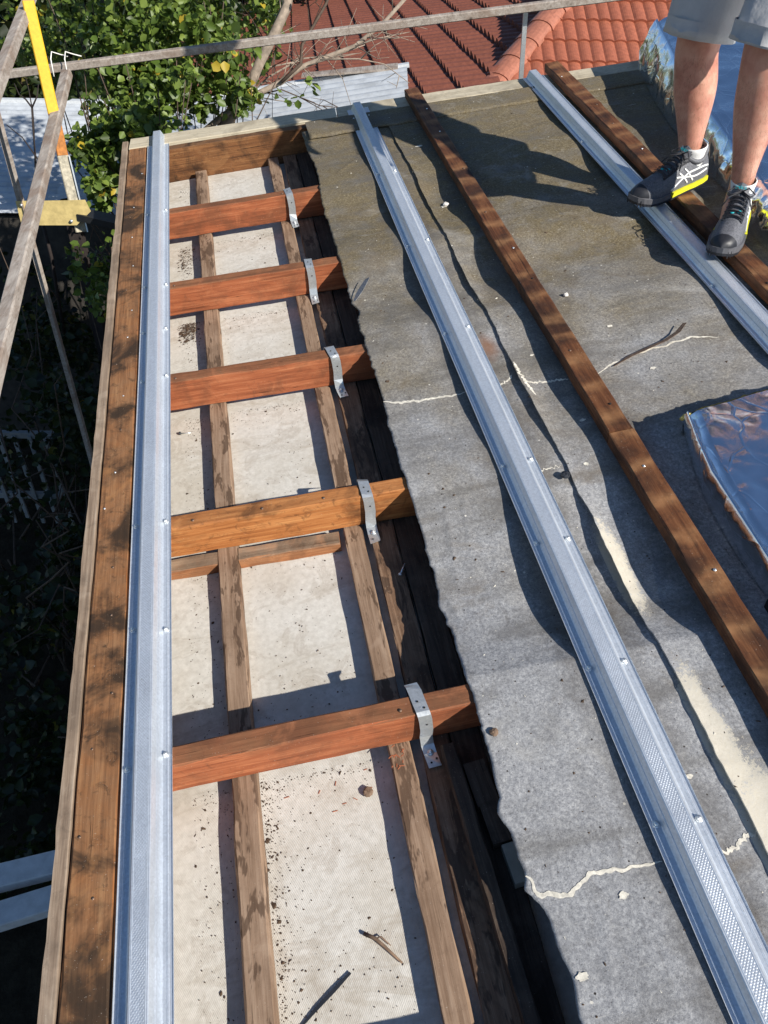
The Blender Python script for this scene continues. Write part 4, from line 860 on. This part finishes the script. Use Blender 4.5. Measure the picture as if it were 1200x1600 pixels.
def tile_mesh(m, step, amp, TW):
    mb = MB(); nx = 12; rows = []
    for vv, dz in ((-0.02, 0.0), (TG * 0.5, -0.5 * step), (TG + 0.03, -step)):
        rows.append([(TW * i / nx, vv, step + 0.008 + dz + amp * abs(math.sin(2 * math.pi * i / nx)) ** 0.8) for i in range(nx + 1)])
    front = [(x, y + 0.004, 0.002) for x, y, z in rows[0]]
    mb.loft([front] + rows, cap=False, closed=False, smooth=False)
    me = bpy.data.meshes.new('tile'); me.from_pydata(mb.v, [], mb.f); me.materials.append(m); me.update()
    bm = bmesh.new(); bm.from_mesh(me); bmesh.ops.recalc_face_normals(bm, faces=bm.faces); bm.to_mesh(me); bm.free(); return me
roofpart = {}
u_side = Vector((math.sin(psi), -math.cos(psi), 0)); u_front = Vector((1, 0, 0))
sl_front = (hv - u_front * hv.dot(u_front)).normalized(); upd = Vector((math.cos(psi), math.sin(psi), 0)); PS = R(14)
sl_side = Vector((upd.x * math.cos(PS), upd.y * math.cos(PS), math.sin(PS)))
for fn, u, sl, m, step, sgn in (('front', u_front, sl_front, M_tile, 0.028, 1), ('side', u_side, sl_side, M_tile_shade, 0.06, -1)):
    nn = u.cross(sl).normalized(); assert nn.z > 0
    Mx = Matrix.Translation(H0) @ Matrix(((u.x, sl.x, nn.x, 0), (u.y, sl.y, nn.y, 0), (u.z, sl.z, nn.z, 0), (0, 0, 0, 1)))
    h_ = hv if fn == 'front' else Vector((hv.x, hv.y, 0)) + Vector((0, 0, (hv.x * upd.x + hv.y * upd.y) * math.tan(PS)))
    TW = 0.27 if fn == 'front' else 0.5
    k_ = h_.dot(u) / h_.dot(sl); base_me = tile_mesh(m, step, 0.02 if fn == 'front' else 0.085, TW)
    under = MB(); lo = -1.4 if fn == 'front' else -5.0; hi_ = 4.0; ext = 9.0 * sgn
    poly = [(k_ * lo, lo), (k_ * lo + ext, lo), (k_ * hi_ + ext, hi_), (k_ * hi_, hi_)]
    if fn == 'side': poly = [(1.2, lo), (-12, lo), (-12, hi_), (k_ * hi_, hi_), (0, 0), (1.2, -0.02)]
    n = len(poly)
    under.add([Mx @ Vector((a, b, -0.005)) for a, b in poly] + [Mx @ Vector((a, b, -0.06)) for a, b in poly], [tuple(range(n)), tuple(range(2 * n - 1, n - 1, -1))] + [(i, (i + 1) % n, n + (i + 1) % n, n + i) for i in range(n)])
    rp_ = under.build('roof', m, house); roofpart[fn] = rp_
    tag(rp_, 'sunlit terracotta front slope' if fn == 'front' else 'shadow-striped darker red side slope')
    spots = []
    for r_ in range(-16, 12):
        b0_ = r_ * TG
        for q in range(-6, 40):
            a0 = q * TW if sgn > 0 else -(q + 1) * TW
            corner = [((a0 + da) - k_ * (b0_ + db)) * sgn for da in (0, TW) for db in (0, TG)]
            if fn == 'side' and b0_ < 0: corner = [((a0 + da) - 1.2) * sgn for da in (0, TW)] + [1.0]
            if max(corner) <= 0.02 or b0_ < lo: continue
            pw = Mx @ Vector((a0 + TW / 2, b0_ + TG / 2, 0)) + house.location
            c_ = cam.matrix_world.inverted() @ pw; px = 600 - 1200 * c_.x / c_.z; py = 800 + 1200 * c_.y / c_.z
            if not (300 < px < 1150 and -130 < py < 230): continue
            seen = (400 < px < 1020 and -25 < py < 150)
            spots.append((0 if seen else 1, -c_.z, a0, b0_, min(corner)))
    spots.sort(); rest = MB()
    for cnt, (_, _, a0, b0_, mc) in enumerate(spots):
        me = base_me; ml = Mx @ T(a0, b0_, random.uniform(0, 0.006)) @ RZ(random.uniform(-0.35, 0.35))
        if mc < 0 and not (fn == 'side' and b0_ < 0):
            bm = bmesh.new(); bm.from_mesh(base_me); pn = Vector((sgn, -k_ * sgn, 0)).normalized()
            bmesh.ops.bisect_plane(bm, geom=bm.verts[:] + bm.edges[:] + bm.faces[:], plane_co=Vector((-a0, -b0_, 0)), plane_no=pn, clear_inner=True)
            if len(bm.faces) == 0: bm.free(); continue
            me = bpy.data.meshes.new('tile'); bm.to_mesh(me); bm.free(); me.materials.append(m)
        if cnt < 295:
            o = bpy.data.objects.new('tile', me); col.objects.link(o); o.parent = rp_; o.matrix_local = ml
        else: rest.add([ml @ v_.co for v_ in me.vertices], [tuple(p.vertices) for p in me.polygons])
    if rest.v: tag(rest.build('tile_field', m, rp_), kind='stuff')
# upstand between the low side slope and the hip
mb = MB(); A0 = H0 - Vector((0, 0, 0.02)); A1 = H0 + hv * 2.0; B1 = H0 + Vector((hv.x, hv.y, (hv.x * upd.x + hv.y * upd.y) * math.tan(PS))) * 2.0
off_ = Vector((0.02, -0.01, 0)); mb.add([A0 + off_, A1 + off_, B1 + off_, A0 + off_ * 4, A1 + off_ * 4, B1 + off_ * 4], [(0, 1, 2), (5, 4, 3), (0, 3, 4, 1), (1, 4, 5, 2), (2, 5, 3, 0)]); mb.build('hip_upstand', M_tile_shade, house)
h3n = hv.normalized(); acr = h3n.cross(Vector((0, 0, 1))).normalized(); upn = acr.cross(h3n)
if upn.z < 0: upn = -upn
cap = MB(); rings = []
for s_, sc2 in ((0, 1.06), (0.38, 0.94)):
    rings.append([h3n * s_ + acr * (0.15 * sc2 * math.cos(q)) + upn * (0.0 + 0.095 * sc2 * math.sin(q)) for q in [math.pi * i / 10 for i in range(11)]])
rings.insert(0, [p - upn * 0.03 for p in rings[0]])
cap.loft(rings, cap=False, closed=False); cme = cap.build('hip_cap', M_ridge, roofpart['front']); cme.location = H0 + h3n * -1.0
for k in range(1, 11):
    o = cme.copy(); col.objects.link(o); o.location = H0 + h3n * (-1.0 + 0.35 * k)
# walls and gutter of the neighbour house
ev = H0.z - 1.4 * sl_front.z
mb = MB(); mb.box(0.1, 9.0, -0.7, 9.0, 0, ev - 0.06); mb.box(-4.2, 0.09, 0.3, 11.0, 0, H0.z - 1.35); mb.build('wall', M_brick, house)
mb = MB(); mb.bar((-0.4, -1.4 * sl_front.y - 0.03, ev), (9, -1.4 * sl_front.y - 0.03, ev), 0.12, 0.1); mb.build('gutter', M_white_sh, house)

# ------------------------------------------------------------------ person
def skin_mat():
    t = NT('skin'); v = t.coord(); a = t.noise(v, 14, 5, 0.6); b = t.noise(v, 180, 4, 0.7)
    c = t.ramp(a, [(0.32, (0.42, 0.165, 0.115)), (0.5, (0.53, 0.25, 0.175)), (0.7, (0.62, 0.35, 0.25))])
    hv = t.coord('Object', (1, 1, 0.2)); hb = t.noise(hv, 300, 3, 0.7)
    c = t.mix(t.ramp(hb, [(0.6, 0.0), (0.7, 0.28)]), c, (0.25, 0.12, 0.07))
    t.b.inputs['Subsurface Weight'].default_value = 0.08; t.b.inputs['Subsurface Radius'].default_value = (0.01, 0.004, 0.002)
    return t.out(c, 0.5, t.bump(b, 0.15, 0.001), 0, 0.35)
M_skin = skin_mat()
def cloth_mat(name, c):
    t = NT(name); v = t.coord(); b = t.noise(v, 9, 4); f = t.noise(v, 500, 2)
    return t.out(t.ramp(t.math('ADD', t.math('MULTIPLY', b, 0.7), t.math('MULTIPLY', f, 0.3)), [(0.3, tuple(k * 0.8 for k in c)), (0.7, c)]), 0.9, t.bump(f, 0.3, 0.0008, t.bump(b, 0.5, 0.02)), 0, 0.2)
M_shorts = cloth_mat('grey shorts cloth', (0.5, 0.5, 0.5)); M_shirt = cloth_mat('shirt cloth', (0.1, 0.11, 0.13)); M_sock = cloth_mat('white sock', (0.75, 0.74, 0.72)); M_hair = plain('brown hair', (0.05, 0.03, 0.02), 0.7)
PB = Vector((0.99, 2.7, 3.45))
per = empty('person', T(*(PB + Vector((-0.01, -0.045, -0.004)))), 'person in grey shorts and black running shoes standing on the right battens', 'person')
def skinned(name, verts, edges, rad, mat, root=0, lv=2):
    me = bpy.data.meshes.new(name + '_cage'); me.from_pydata([Vector(p) - PB for p in verts], edges, [])
    o = bpy.data.objects.new(name + '_cage', me); col.objects.link(o)
    o.modifiers.new('s', 'SKIN'); o.modifiers.new('d', 'SUBSURF').levels = lv
    for i, d in enumerate(me.skin_vertices[0].data):
        r_ = rad[i]; d.radius = (r_, r_) if not isinstance(r_, tuple) else r_; d.use_root = (i == root)
    bpy.context.view_layer.update(); dg = bpy.context.evaluated_depsgraph_get()
    m2 = bpy.data.meshes.new_from_object(o.evaluated_get(dg)); col.objects.unlink(o); bpy.data.objects.remove(o)
    m2.name = name; m2.materials.clear(); m2.materials.append(mat)
    for p in m2.polygons: p.use_smooth = True
    x = bpy.data.objects.new(name, m2); col.objects.link(x); x.parent = per; return x
fdir = Vector((-0.56, -0.83, 0)); rdir = Vector((-0.83, 0.56, 0))     # facing, his right
V, E, RD = [], [], []
def av(p, r_, par=None):
    V.append(tuple(p)); RD.append(r_)
    if par is not None: E.append((par, len(V) - 1))
    return len(V) - 1
pel = av((1.0, 2.74, 4.40), 0.14)
spn = av((0.985, 2.72, 4.62), 0.135, pel); chs = av((0.965, 2.69, 4.82), 0.15, spn); shd = av((0.95, 2.66, 4.97), 0.12, chs); nek = av((0.93, 2.63, 5.06), 0.06, shd)
nk2 = av((0.915, 2.605, 5.12), 0.058, nek); jaw = av((0.895, 2.575, 5.185), 0.078, nk2); hd = av((0.89, 2.57, 5.26), 0.098, jaw); tp = av((0.90, 2.58, 5.335), 0.075, hd)
ank = [Vector((0.915, 2.735, 3.555)), Vector((1.0, 2.447, 3.55))]; kn = [Vector((0.862, 2.775, 3.885)), Vector((0.962, 2.447, 3.912))]
foot_t = [Vector((0.80, 2.67, 3.49)), Vector((0.93, 2.29, 3.455))]
hipj = [Vector((0.925, 2.80, 4.27)), Vector((1.085, 2.69, 4.27))]
for s_ in (0, 1):
    h_ = av(hipj[s_], 0.105, pel); th = av(hipj[s_].lerp(kn[s_], 0.5), 0.1, h_); k_1 = av(hipj[s_].lerp(kn[s_], 0.88), 0.08, th); k1 = av(kn[s_], 0.074, k_1)
    bk = -fdir * 0.016
    c0 = av(kn[s_].lerp(ank[s_], 0.16) + bk * 0.6, 0.074, k1); c1 = av(kn[s_].lerp(ank[s_], 0.36) + bk * 1.3, 0.078, c0); c2 = av(kn[s_].lerp(ank[s_], 0.64) + bk * 0.7, 0.056, c1); c3 = av(kn[s_].lerp(ank[s_], 0.86), 0.040, c2); c4 = av(ank[s_], 0.038, c3)
    c5 = av(ank[s_] + Vector((0, 0, -0.05)), 0.042, c4); c6 = av(foot_t[s_], 0.034, c5)
for s_ in (0, 1):
    sg = 1 if s_ == 0 else -1
    sh = Vector((0.955, 2.665, 4.93)) + rdir * 0.19 * sg; el = sh + rdir * 0.07 * sg + Vector((0, 0, -0.29)) + fdir * 0.03; wr = el + fdir * 0.17 + Vector((0, 0, -0.19)) - rdir * 0.05 * sg
    a0 = av(sh, 0.062, shd); a1 = av(sh.lerp(el, 0.5), 0.052, a0); a2 = av(el, 0.044, a1); a3 = av(el.lerp(wr, 0.4), 0.043, a2); a4 = av(wr, 0.03, a3)
    hd_ = (wr - el).normalized(); pm = av(wr + hd_ * 0.05, (0.034, 0.02), a4); kn_ = av(wr + hd_ * 0.085, (0.036, 0.016), pm)
    for q, (off, ln) in enumerate(((-0.027, 0.068), (-0.009, 0.078), (0.009, 0.074), (0.026, 0.058))):
        f0 = av(wr + hd_ * 0.095 + rdir * off, 0.0095, kn_); f1_ = av(wr + hd_ * (0.095 + ln * 0.5) + rdir * off * 1.1 - Vector((0, 0, 0.012)), 0.009, f0); av(wr + hd_ * (0.095 + ln * 0.9) + rdir * off * 1.1 - Vector((0, 0, 0.035)), 0.0075, f1_)
    t0 = av(wr + hd_ * 0.03 - rdir * 0.038 * sg, 0.011, pm); av(wr + hd_ * 0.075 - rdir * 0.055 * sg, 0.009, t0)
body = skinned('body', V, E, RD, M_skin, 0)
# hair on the shins, following the skin
hm = MB(); hr = random.Random(11); polys = [p for p in body.data.polygons if 0.115 < p.center.z < 0.42]
for _ in range(5200):
    p = hr.choice(polys); vv = [body.data.vertices[i].co for i in p.vertices]; a_, b_ = hr.random(), hr.random()
    q = vv[0].lerp(vv[1], a_).lerp(vv[-1].lerp(vv[2], a_) if len(vv) > 3 else vv[2], b_); nn = p.normal
    d = (nn * 0.45 + Vector((hr.gauss(0, 0.35), hr.gauss(0, 0.35), -1.0))).normalized() * hr.uniform(0.006, 0.014); sd_ = d.cross(nn).normalized() * 0.00032
    hm.add([q - sd_, q + sd_, q + d], [(0, 1, 2)])
tag(hm.build('leg_hair', plain('leg hair', (0.26, 0.14, 0.08), 0.6), body), kind='stuff')
# face and hair
mb = MB(); hc = Vector((0.89, 2.57, 5.26)) - PB
for sg in (-1, 1):
    c = hc + fdir * 0.088 + rdir * 0.034 * sg + Vector((0, 0, 0.0)); mb.disc(c, 0.013, 0.006, 10, fdir)
mb.build('eyes', M_white_sh, per)
mb = MB(); c = hc + fdir * 0.085; mb.loft([[c + rdir * 0.008 + Vector((0, 0, 0.005)), c - rdir * 0.008 + Vector((0, 0, 0.005)), c + fdir * 0.012 + Vector((0, 0, 0.0))], [c + rdir * 0.017 + Vector((0, 0, -0.045)), c - rdir * 0.017 + Vector((0, 0, -0.045)), c + fdir * 0.034 + Vector((0, 0, -0.042))]]); mb.build('nose', M_skin, per)
mb = MB(); c = hc + fdir * 0.075 + Vector((0, 0, -0.072)); mb.tube([c + rdir * 0.024, c + fdir * 0.012, c - rdir * 0.024], 0.006, 6); mb.build('mouth', plain('lip', (0.4, 0.14, 0.1), 0.5), per)
for sg in (-1, 1):
    mb = MB(); c = hc + rdir * 0.098 * sg; mb.tube([c + Vector((0, 0, 0.03)), c + rdir * 0.014 * sg - fdir * 0.012, c + Vector((0, 0, -0.03))], [0.008, 0.012, 0.008], 6); mb.build('ear', M_skin, per)
mb = MB(); rings = []
for i in range(7):
    a = math.pi * 0.52 * i / 6
    rings.append([hc + Vector((0, 0, 0.012)) - fdir * 0.012 + (fdir * math.cos(b) + rdir * math.sin(b)) * (0.108 * math.sin(a) + 0.001) * (1 if math.cos(b) < 0.5 else 0.9) + Vector((0, 0, 0.115 * math.cos(a) + (0.03 if math.cos(b) > 0.5 and i > 4 else 0))) for b in [2 * math.pi * k / 16 for k in range(16)]])
mb.loft(rings, smooth=True); mb.build('hair', M_hair, per)
# shirt
sv, se, sr = [], [], []
def sva(p, r_, par=None):
    sv.append(tuple(p)); sr.append(r_)
    if par is not None: se.append((par, len(sv) - 1))
    return len(sv) - 1
a = sva((1.0, 2.735, 4.43), 0.165); b = sva((0.985, 2.715, 4.64), 0.158, a); c = sva((0.965, 2.69, 4.83), 0.17, b); d = sva((0.95, 2.665, 4.98), 0.12, c); sva((0.938, 2.645, 5.04), 0.075, d)
for sg in (1, -1):
    sh = Vector((0.955, 2.665, 4.93)) + rdir * 0.19 * sg; el = sh + rdir * 0.07 * sg + Vector((0, 0, -0.29)) + fdir * 0.03
    x = sva(sh, 0.078, d); sva(sh.lerp(el, 0.7), 0.068, x)
skinned('shirt', sv, se, sr, M_shirt, 0)
# shorts: two open legs and a seat, lofted
mb = MB()
for s_ in (0, 1):
    hem = kn[s_] + Vector((0, 0, 0.035)); tp_ = hipj[s_] + Vector((0, 0, 0.02)); rings = []
    for i in range(14):
        u = i / 13; p = hem.lerp(tp_, u); rx = 0.122 - 0.004 * u; ring = []
        for k in range(28):
            q = 2 * math.pi * k / 28; fold = 0.013 * nz(math.cos(q) * 2.2 + s_ * 5, math.sin(q) * 2.2, u * 1.6) * (1 - 0.5 * u) - 0.009 * abs(nz(math.cos(q) * 3.1 + u * 2, math.sin(q) * 3.1, u * 2.6 + s_ * 3)) + 0.004 * nz(math.cos(q) * 6, math.sin(q) * 6, u * 3 + s_)
            ring.append(p - PB + (rdir * math.cos(q) * (rx - 0.006) + fdir * math.sin(q) * (rx + 0.008)) * (1 + fold / rx) + Vector((0, 0, 0.012 * math.sin(q + 1) * (1 - u))))
        rings.append(ring)
    inner = [[p + (hem - PB - p) * 0.03 for p in rings[0]]]; inner2 = [[p + (hem - PB - p) * 0.04 + Vector((0, 0, 0.05)) for p in rings[0]]]
    mb.loft(inner2 + inner + rings, cap=False, smooth=True)
rings = []
for i in range(10):
    u = i / 9; z = 4.235 + 0.24 * u; cc = hipj[0].lerp(hipj[1], 0.5); wv = 0.195 - 0.03 * u; dp = 0.13 + 0.01 * math.sin(u * 3)
    rings.append([Vector((cc.x, cc.y, z)) - PB + rdir * math.cos(q) * wv + fdir * math.sin(q) * dp for q in [2 * math.pi * k / 32 for k in range(32)]])
mb.loft(rings, cap=True, smooth=True); sho = mb.build('shorts', M_shorts, per)
# shoes: a top-level pair would not move with him, so they are parts of the person
M_shoe = plain('charcoal shoe mesh', (0.12, 0.122, 0.135), 0.6, sc_=220, var=0.45); M_toe = plain('black toe rubber', (0.022, 0.023, 0.028), 0.45); M_mid = plain('yellow midsole', (0.75, 0.72, 0.03), 0.5); M_midw = plain('grey midsole', (0.12, 0.12, 0.13), 0.6)
M_stripe = plain('white stripe', (0.8, 0.8, 0.76), 0.5); M_teal = plain('teal print', (0.02, 0.45, 0.5), 0.5); M_lace = plain('black lace', (0.03, 0.03, 0.035), 0.6)
ST = [(0.0, 0.030, 0.078), (0.03, 0.037, 0.090), (0.07, 0.040, 0.093), (0.11, 0.040, 0.102), (0.15, 0.043, 0.093), (0.19, 0.048, 0.075), (0.23, 0.050, 0.059), (0.27, 0.046, 0.047), (0.295, 0.036, 0.038), (0.312, 0.022, 0.027), (0.318, 0.006, 0.016)]
def sec(s_):
    for i in range(len(ST) - 1):
        if s_ <= ST[i + 1][0]:
            u = (s_ - ST[i][0]) / (ST[i + 1][0] - ST[i][0]); u = u * u * (3 - 2 * u) * 0.5 + u * 0.5
            return ST[i][1] + (ST[i + 1][1] - ST[i][1]) * u, ST[i][2] + (ST[i + 1][2] - ST[i][2]) * u
    return ST[-1][1:]
def up_pt(s_, th, off=0.0):
    hw, h = sec(s_); hw *= 0.95; h *= 0.9; c, n_ = math.cos(th), math.sin(th)
    bend = 0.006 * math.sin(math.pi * s_ / 0.32)
    return Vector((s_, bend + (hw * (0.80 + 0.2 * (1 - max(0, n_) ** 3)) + off) * math.copysign(abs(c) ** 0.75, c), 0.026 + (h + off) * max(0, n_) ** 0.95))
def shoe(mw, mid, label):
    s0 = empty('shoe', mw, None, None); s0.parent = per; s0.matrix_world = mw; s0['label'] = label
    mb = MB(); rings = []
    for i in range(33):
        s_ = 0.318 * i / 32; rings.append([up_pt(s_, math.pi * k / 18) + Vector((0, 0, 0.0025 * nz(s_ * 60, k * 0.5))) for k in range(19)])
    # open collar: drop the top faces near the heel
    n = 19; b = 0; vs = [p for r_ in rings for p in r_]; fs = []
    for i in range(32):
        for j in range(18):
            s_ = 0.318 * (i + 0.5) / 32
            if 0.018 < s_ < 0.098 and 6 <= j <= 11: continue
            fs.append((i * n + j, i * n + j + 1, (i + 1) * n + j + 1, (i + 1) * n + j))
    fs.append(tuple(range(n))); 
    mt = []
    mb.add(vs, fs, 0, True)
    for q, f in enumerate(mb.f):
        s_ = sum(mb.v[k][0] for k in f) / len(f)
        mb.m[q] = 1 if s_ > 0.278 else 0
    mb.build('upper', [M_shoe, M_toe], s0)
    ol = []
    for i in range(41):
        s_ = 0.320 * i / 40; ol.append((s_, sec(min(s_, 0.318))[0] + 0.003))
    loop = [(x, y + 0.006 * math.sin(math.pi * x / 0.32)) for x, y in ol] + [(x, -y + 0.006 * math.sin(math.pi * x / 0.32)) for x, y in reversed(ol)]
    def solel(z0, z1, nm, m, x0, x1, gr=0.0):
        mb = MB(); lp = [(x, y) for x, y in loop if x0 <= x <= x1]
        zt = lambda x: 0.014 * max(0, (x - 0.25) / 0.07) ** 2
        mb.loft([[(x, y * (1 + gr), z + zt(x)) for x, y in lp] for z in (z0, (z0 + z1) / 2, z1)]); mb.build(nm, m, s0)
    solel(0.0, 0.009, 'outsole', M_toe, 0, 0.32)
    solel(0.0092, 0.025, 'midsole', mid, 0.0, 0.19, 0.04); solel(0.0092, 0.027, 'front_midsole', M_midw, 0.19, 0.32, 0.02)
    for k in range(14):
        s_ = 0.2 + 0.0085 * k
        for sg in (-1, 1):
            mb = MB(); p = up_pt(min(s_, 0.316), 0.0 if sg > 0 else math.pi, 0.0035); p.z = 0.02; mb.box(p.x - 0.0018, p.x + 0.0018, p.y - 0.0015, p.y + 0.0015, 0.004, 0.026)
            mb.build('tread_rib', M_toe, s0)
    def rib(pts, w_, nm, m, off=0.0022):
        mb = MB(); rg = []
        for i, (s_, th) in enumerate(pts):
            a, b_ = pts[max(0, i - 1)], pts[min(len(pts) - 1, i + 1)]
            t = up_pt(b_[0], b_[1]) - up_pt(a[0], a[1]); t.normalize(); p = up_pt(s_, th, off); 
            nn = (up_pt(s_, th, off + 0.004) - p).normalized(); sd_ = t.cross(nn).normalized(); ww = w_ if not callable(w_) else w_(i / (len(pts) - 1))
            rg.append([p - sd_ * ww - nn * 0.002, p - sd_ * ww, p + sd_ * ww, p + sd_ * ww - nn * 0.002])
        mb.loft(rg); mb.build(nm, m, s0)
    for side in (0, 1):
        f = (lambda th: th) if side == 0 else (lambda th: math.pi - th)
        L_ = lambda a, b_, n_=8, bow=0.0: [(a[0] + (b_[0] - a[0]) * i / n_, f(a[1] + (b_[1] - a[1]) * i / n_ + bow * math.sin(math.pi * i / n_))) for i in range(n_ + 1)]
        rib(L_((0.005, 0.52), (0.19, 0.12), 14, 0.16), 0.0026, 'side_stripe', M_stripe); rib(L_((0.012, 0.36), (0.165, 0.55), 14, -0.18), 0.0026, 'side_stripe', M_stripe)
        rib(L_((0.085, 0.12), (0.125, 0.72)), 0.0026, 'side_stripe', M_stripe); rib(L_((0.11, 0.10), (0.15, 0.66)), 0.0026, 'side_stripe', M_stripe)
        rib(L_((0.10, 0.98), (0.215, 0.95), 8), 0.004, 'eyelet_band', M_toe)
    for k in range(6):
        s_ = 0.115 + 0.018 * k
        rib([(s_ + 0.008 * (i / 8), 0.98 + (math.pi - 1.96) * i / 8) for i in range(9)], 0.0028, 'lace', M_lace, 0.0065)
        rib([(s_ + 0.008 * (1 - i / 8), 0.98 + (math.pi - 1.96) * i / 8) for i in range(9)], 0.0024, 'lace', M_lace, 0.009)
    for sg in (-1, 1):
        mb = MB(); p = up_pt(0.115, math.pi / 2, 0.008); mb.tube([p, p + Vector((0.0, 0.02 * sg, 0.014)), p + Vector((0.012, 0.042 * sg, 0.002)), p + Vector((0.02, 0.03 * sg, -0.004)), p + Vector((0.004, 0.004 * sg, 0.003))], 0.0022, 5)
        mb.tube([p, p + Vector((0.03, 0.03 * sg, -0.005)), p + Vector((0.05, 0.045 * sg, -0.03))], 0.002, 5); mb.build('lace_bow', M_lace, s0)
    # tongue with printed tab
    mb = MB(); tg = [[Vector((x, y, z)) for y in (-0.026, -0.014, 0, 0.014, 0.026)] for x, z in ((0.125, 0.118), (0.108, 0.132), (0.094, 0.146))]
    for r_ in tg: 
        for k, p in enumerate(r_): p.z -= 0.006 * abs(k - 2) ** 1.3
    low = [[p + Vector((-0.006, 0, -0.004)) for p in r_] for r_ in tg]
    mb.loft(tg, cap=False, closed=False); mb.loft(low, cap=False, closed=False); mb.loft([tg[-1], low[-1]], cap=False, closed=False); mb.build('tongue', M_shoe, s0)
    fc = bpy.data.curves.new('tab', 'FONT'); fc.body = 'asics'; fc.size = 0.019; fc.align_x = 'CENTER'; fc.extrude = 0.0004
    to = bpy.data.objects.new('tab', fc); col.objects.link(to); bpy.context.view_layer.update()
    tm = bpy.data.meshes.new_from_object(to.evaluated_get(bpy.context.evaluated_depsgraph_get())); bpy.data.objects.remove(to)
    tm.materials.clear(); tm.materials.append(M_teal); tx = bpy.data.objects.new('tongue_print', tm); col.objects.link(tx); tx.parent = s0
    tx.matrix_local = Matrix(((0, -0.75, 0.66, 0.1115), (1, 0, 0, 0.0), (0, 0.66, 0.75, 0.1325), (0, 0, 0, 1)))
    for x, y in ((0.186, 0.012), (0.192, -0.006)):
        mb = MB(); p = up_pt(x, math.pi / 2 + y * -18, 0.002); mb.disc(p, 0.007, 0.0015, 8, (0.3, 0, 1)); mb.build('lace_patch', M_teal, s0)
    # collar padding and sock
    mb = MB(); ring = [Vector((0.058 + 0.047 * math.cos(q), 0.034 * math.sin(q), 0.026 + 0.078 + 0.012 * math.cos(2 * q) + 0.012 * (1 if math.cos(q) < -0.6 else 0))) for q in [2 * math.pi * k / 24 for k in range(25)]]
    mb.tube(ring, 0.0085, 8, cap=False); mb.build('collar', M_shoe, s0)
    mb = MB(); mb.loft([[Vector((0.058 + r_ * 1.12 * math.cos(q), r_ * math.sin(q), z)) for q in [2 * math.pi * k / 18 for k in range(18)]] for z, r_ in ((0.06, 0.034), (0.1, 0.035), (0.122, 0.0385), (0.135, 0.0405), (0.137, 0.0375))], cap=False, smooth=True); mb.build('sock', M_sock, s0)
def shoe_m(hx, hy, tx_, ty, z, pitch=0, roll=0):
    a = math.degrees(math.atan2(ty - hy, tx_ - hx)); return roofm(hx, hy, z, a) @ Matrix.Rotation(R(pitch), 4, 'Y') @ Matrix.Rotation(R(roll), 4, 'X')
shoe(shoe_m(1.525, 2.515, 1.215, 2.417, 0.057), M_mid, 'black shoe seen from the side with white stripes and yellow midsole')
shoe(shoe_m(1.53, 2.25, 1.317, 1.98, 0.057), M_mid, 'black shoe pointing at the camera with teal tongue print')
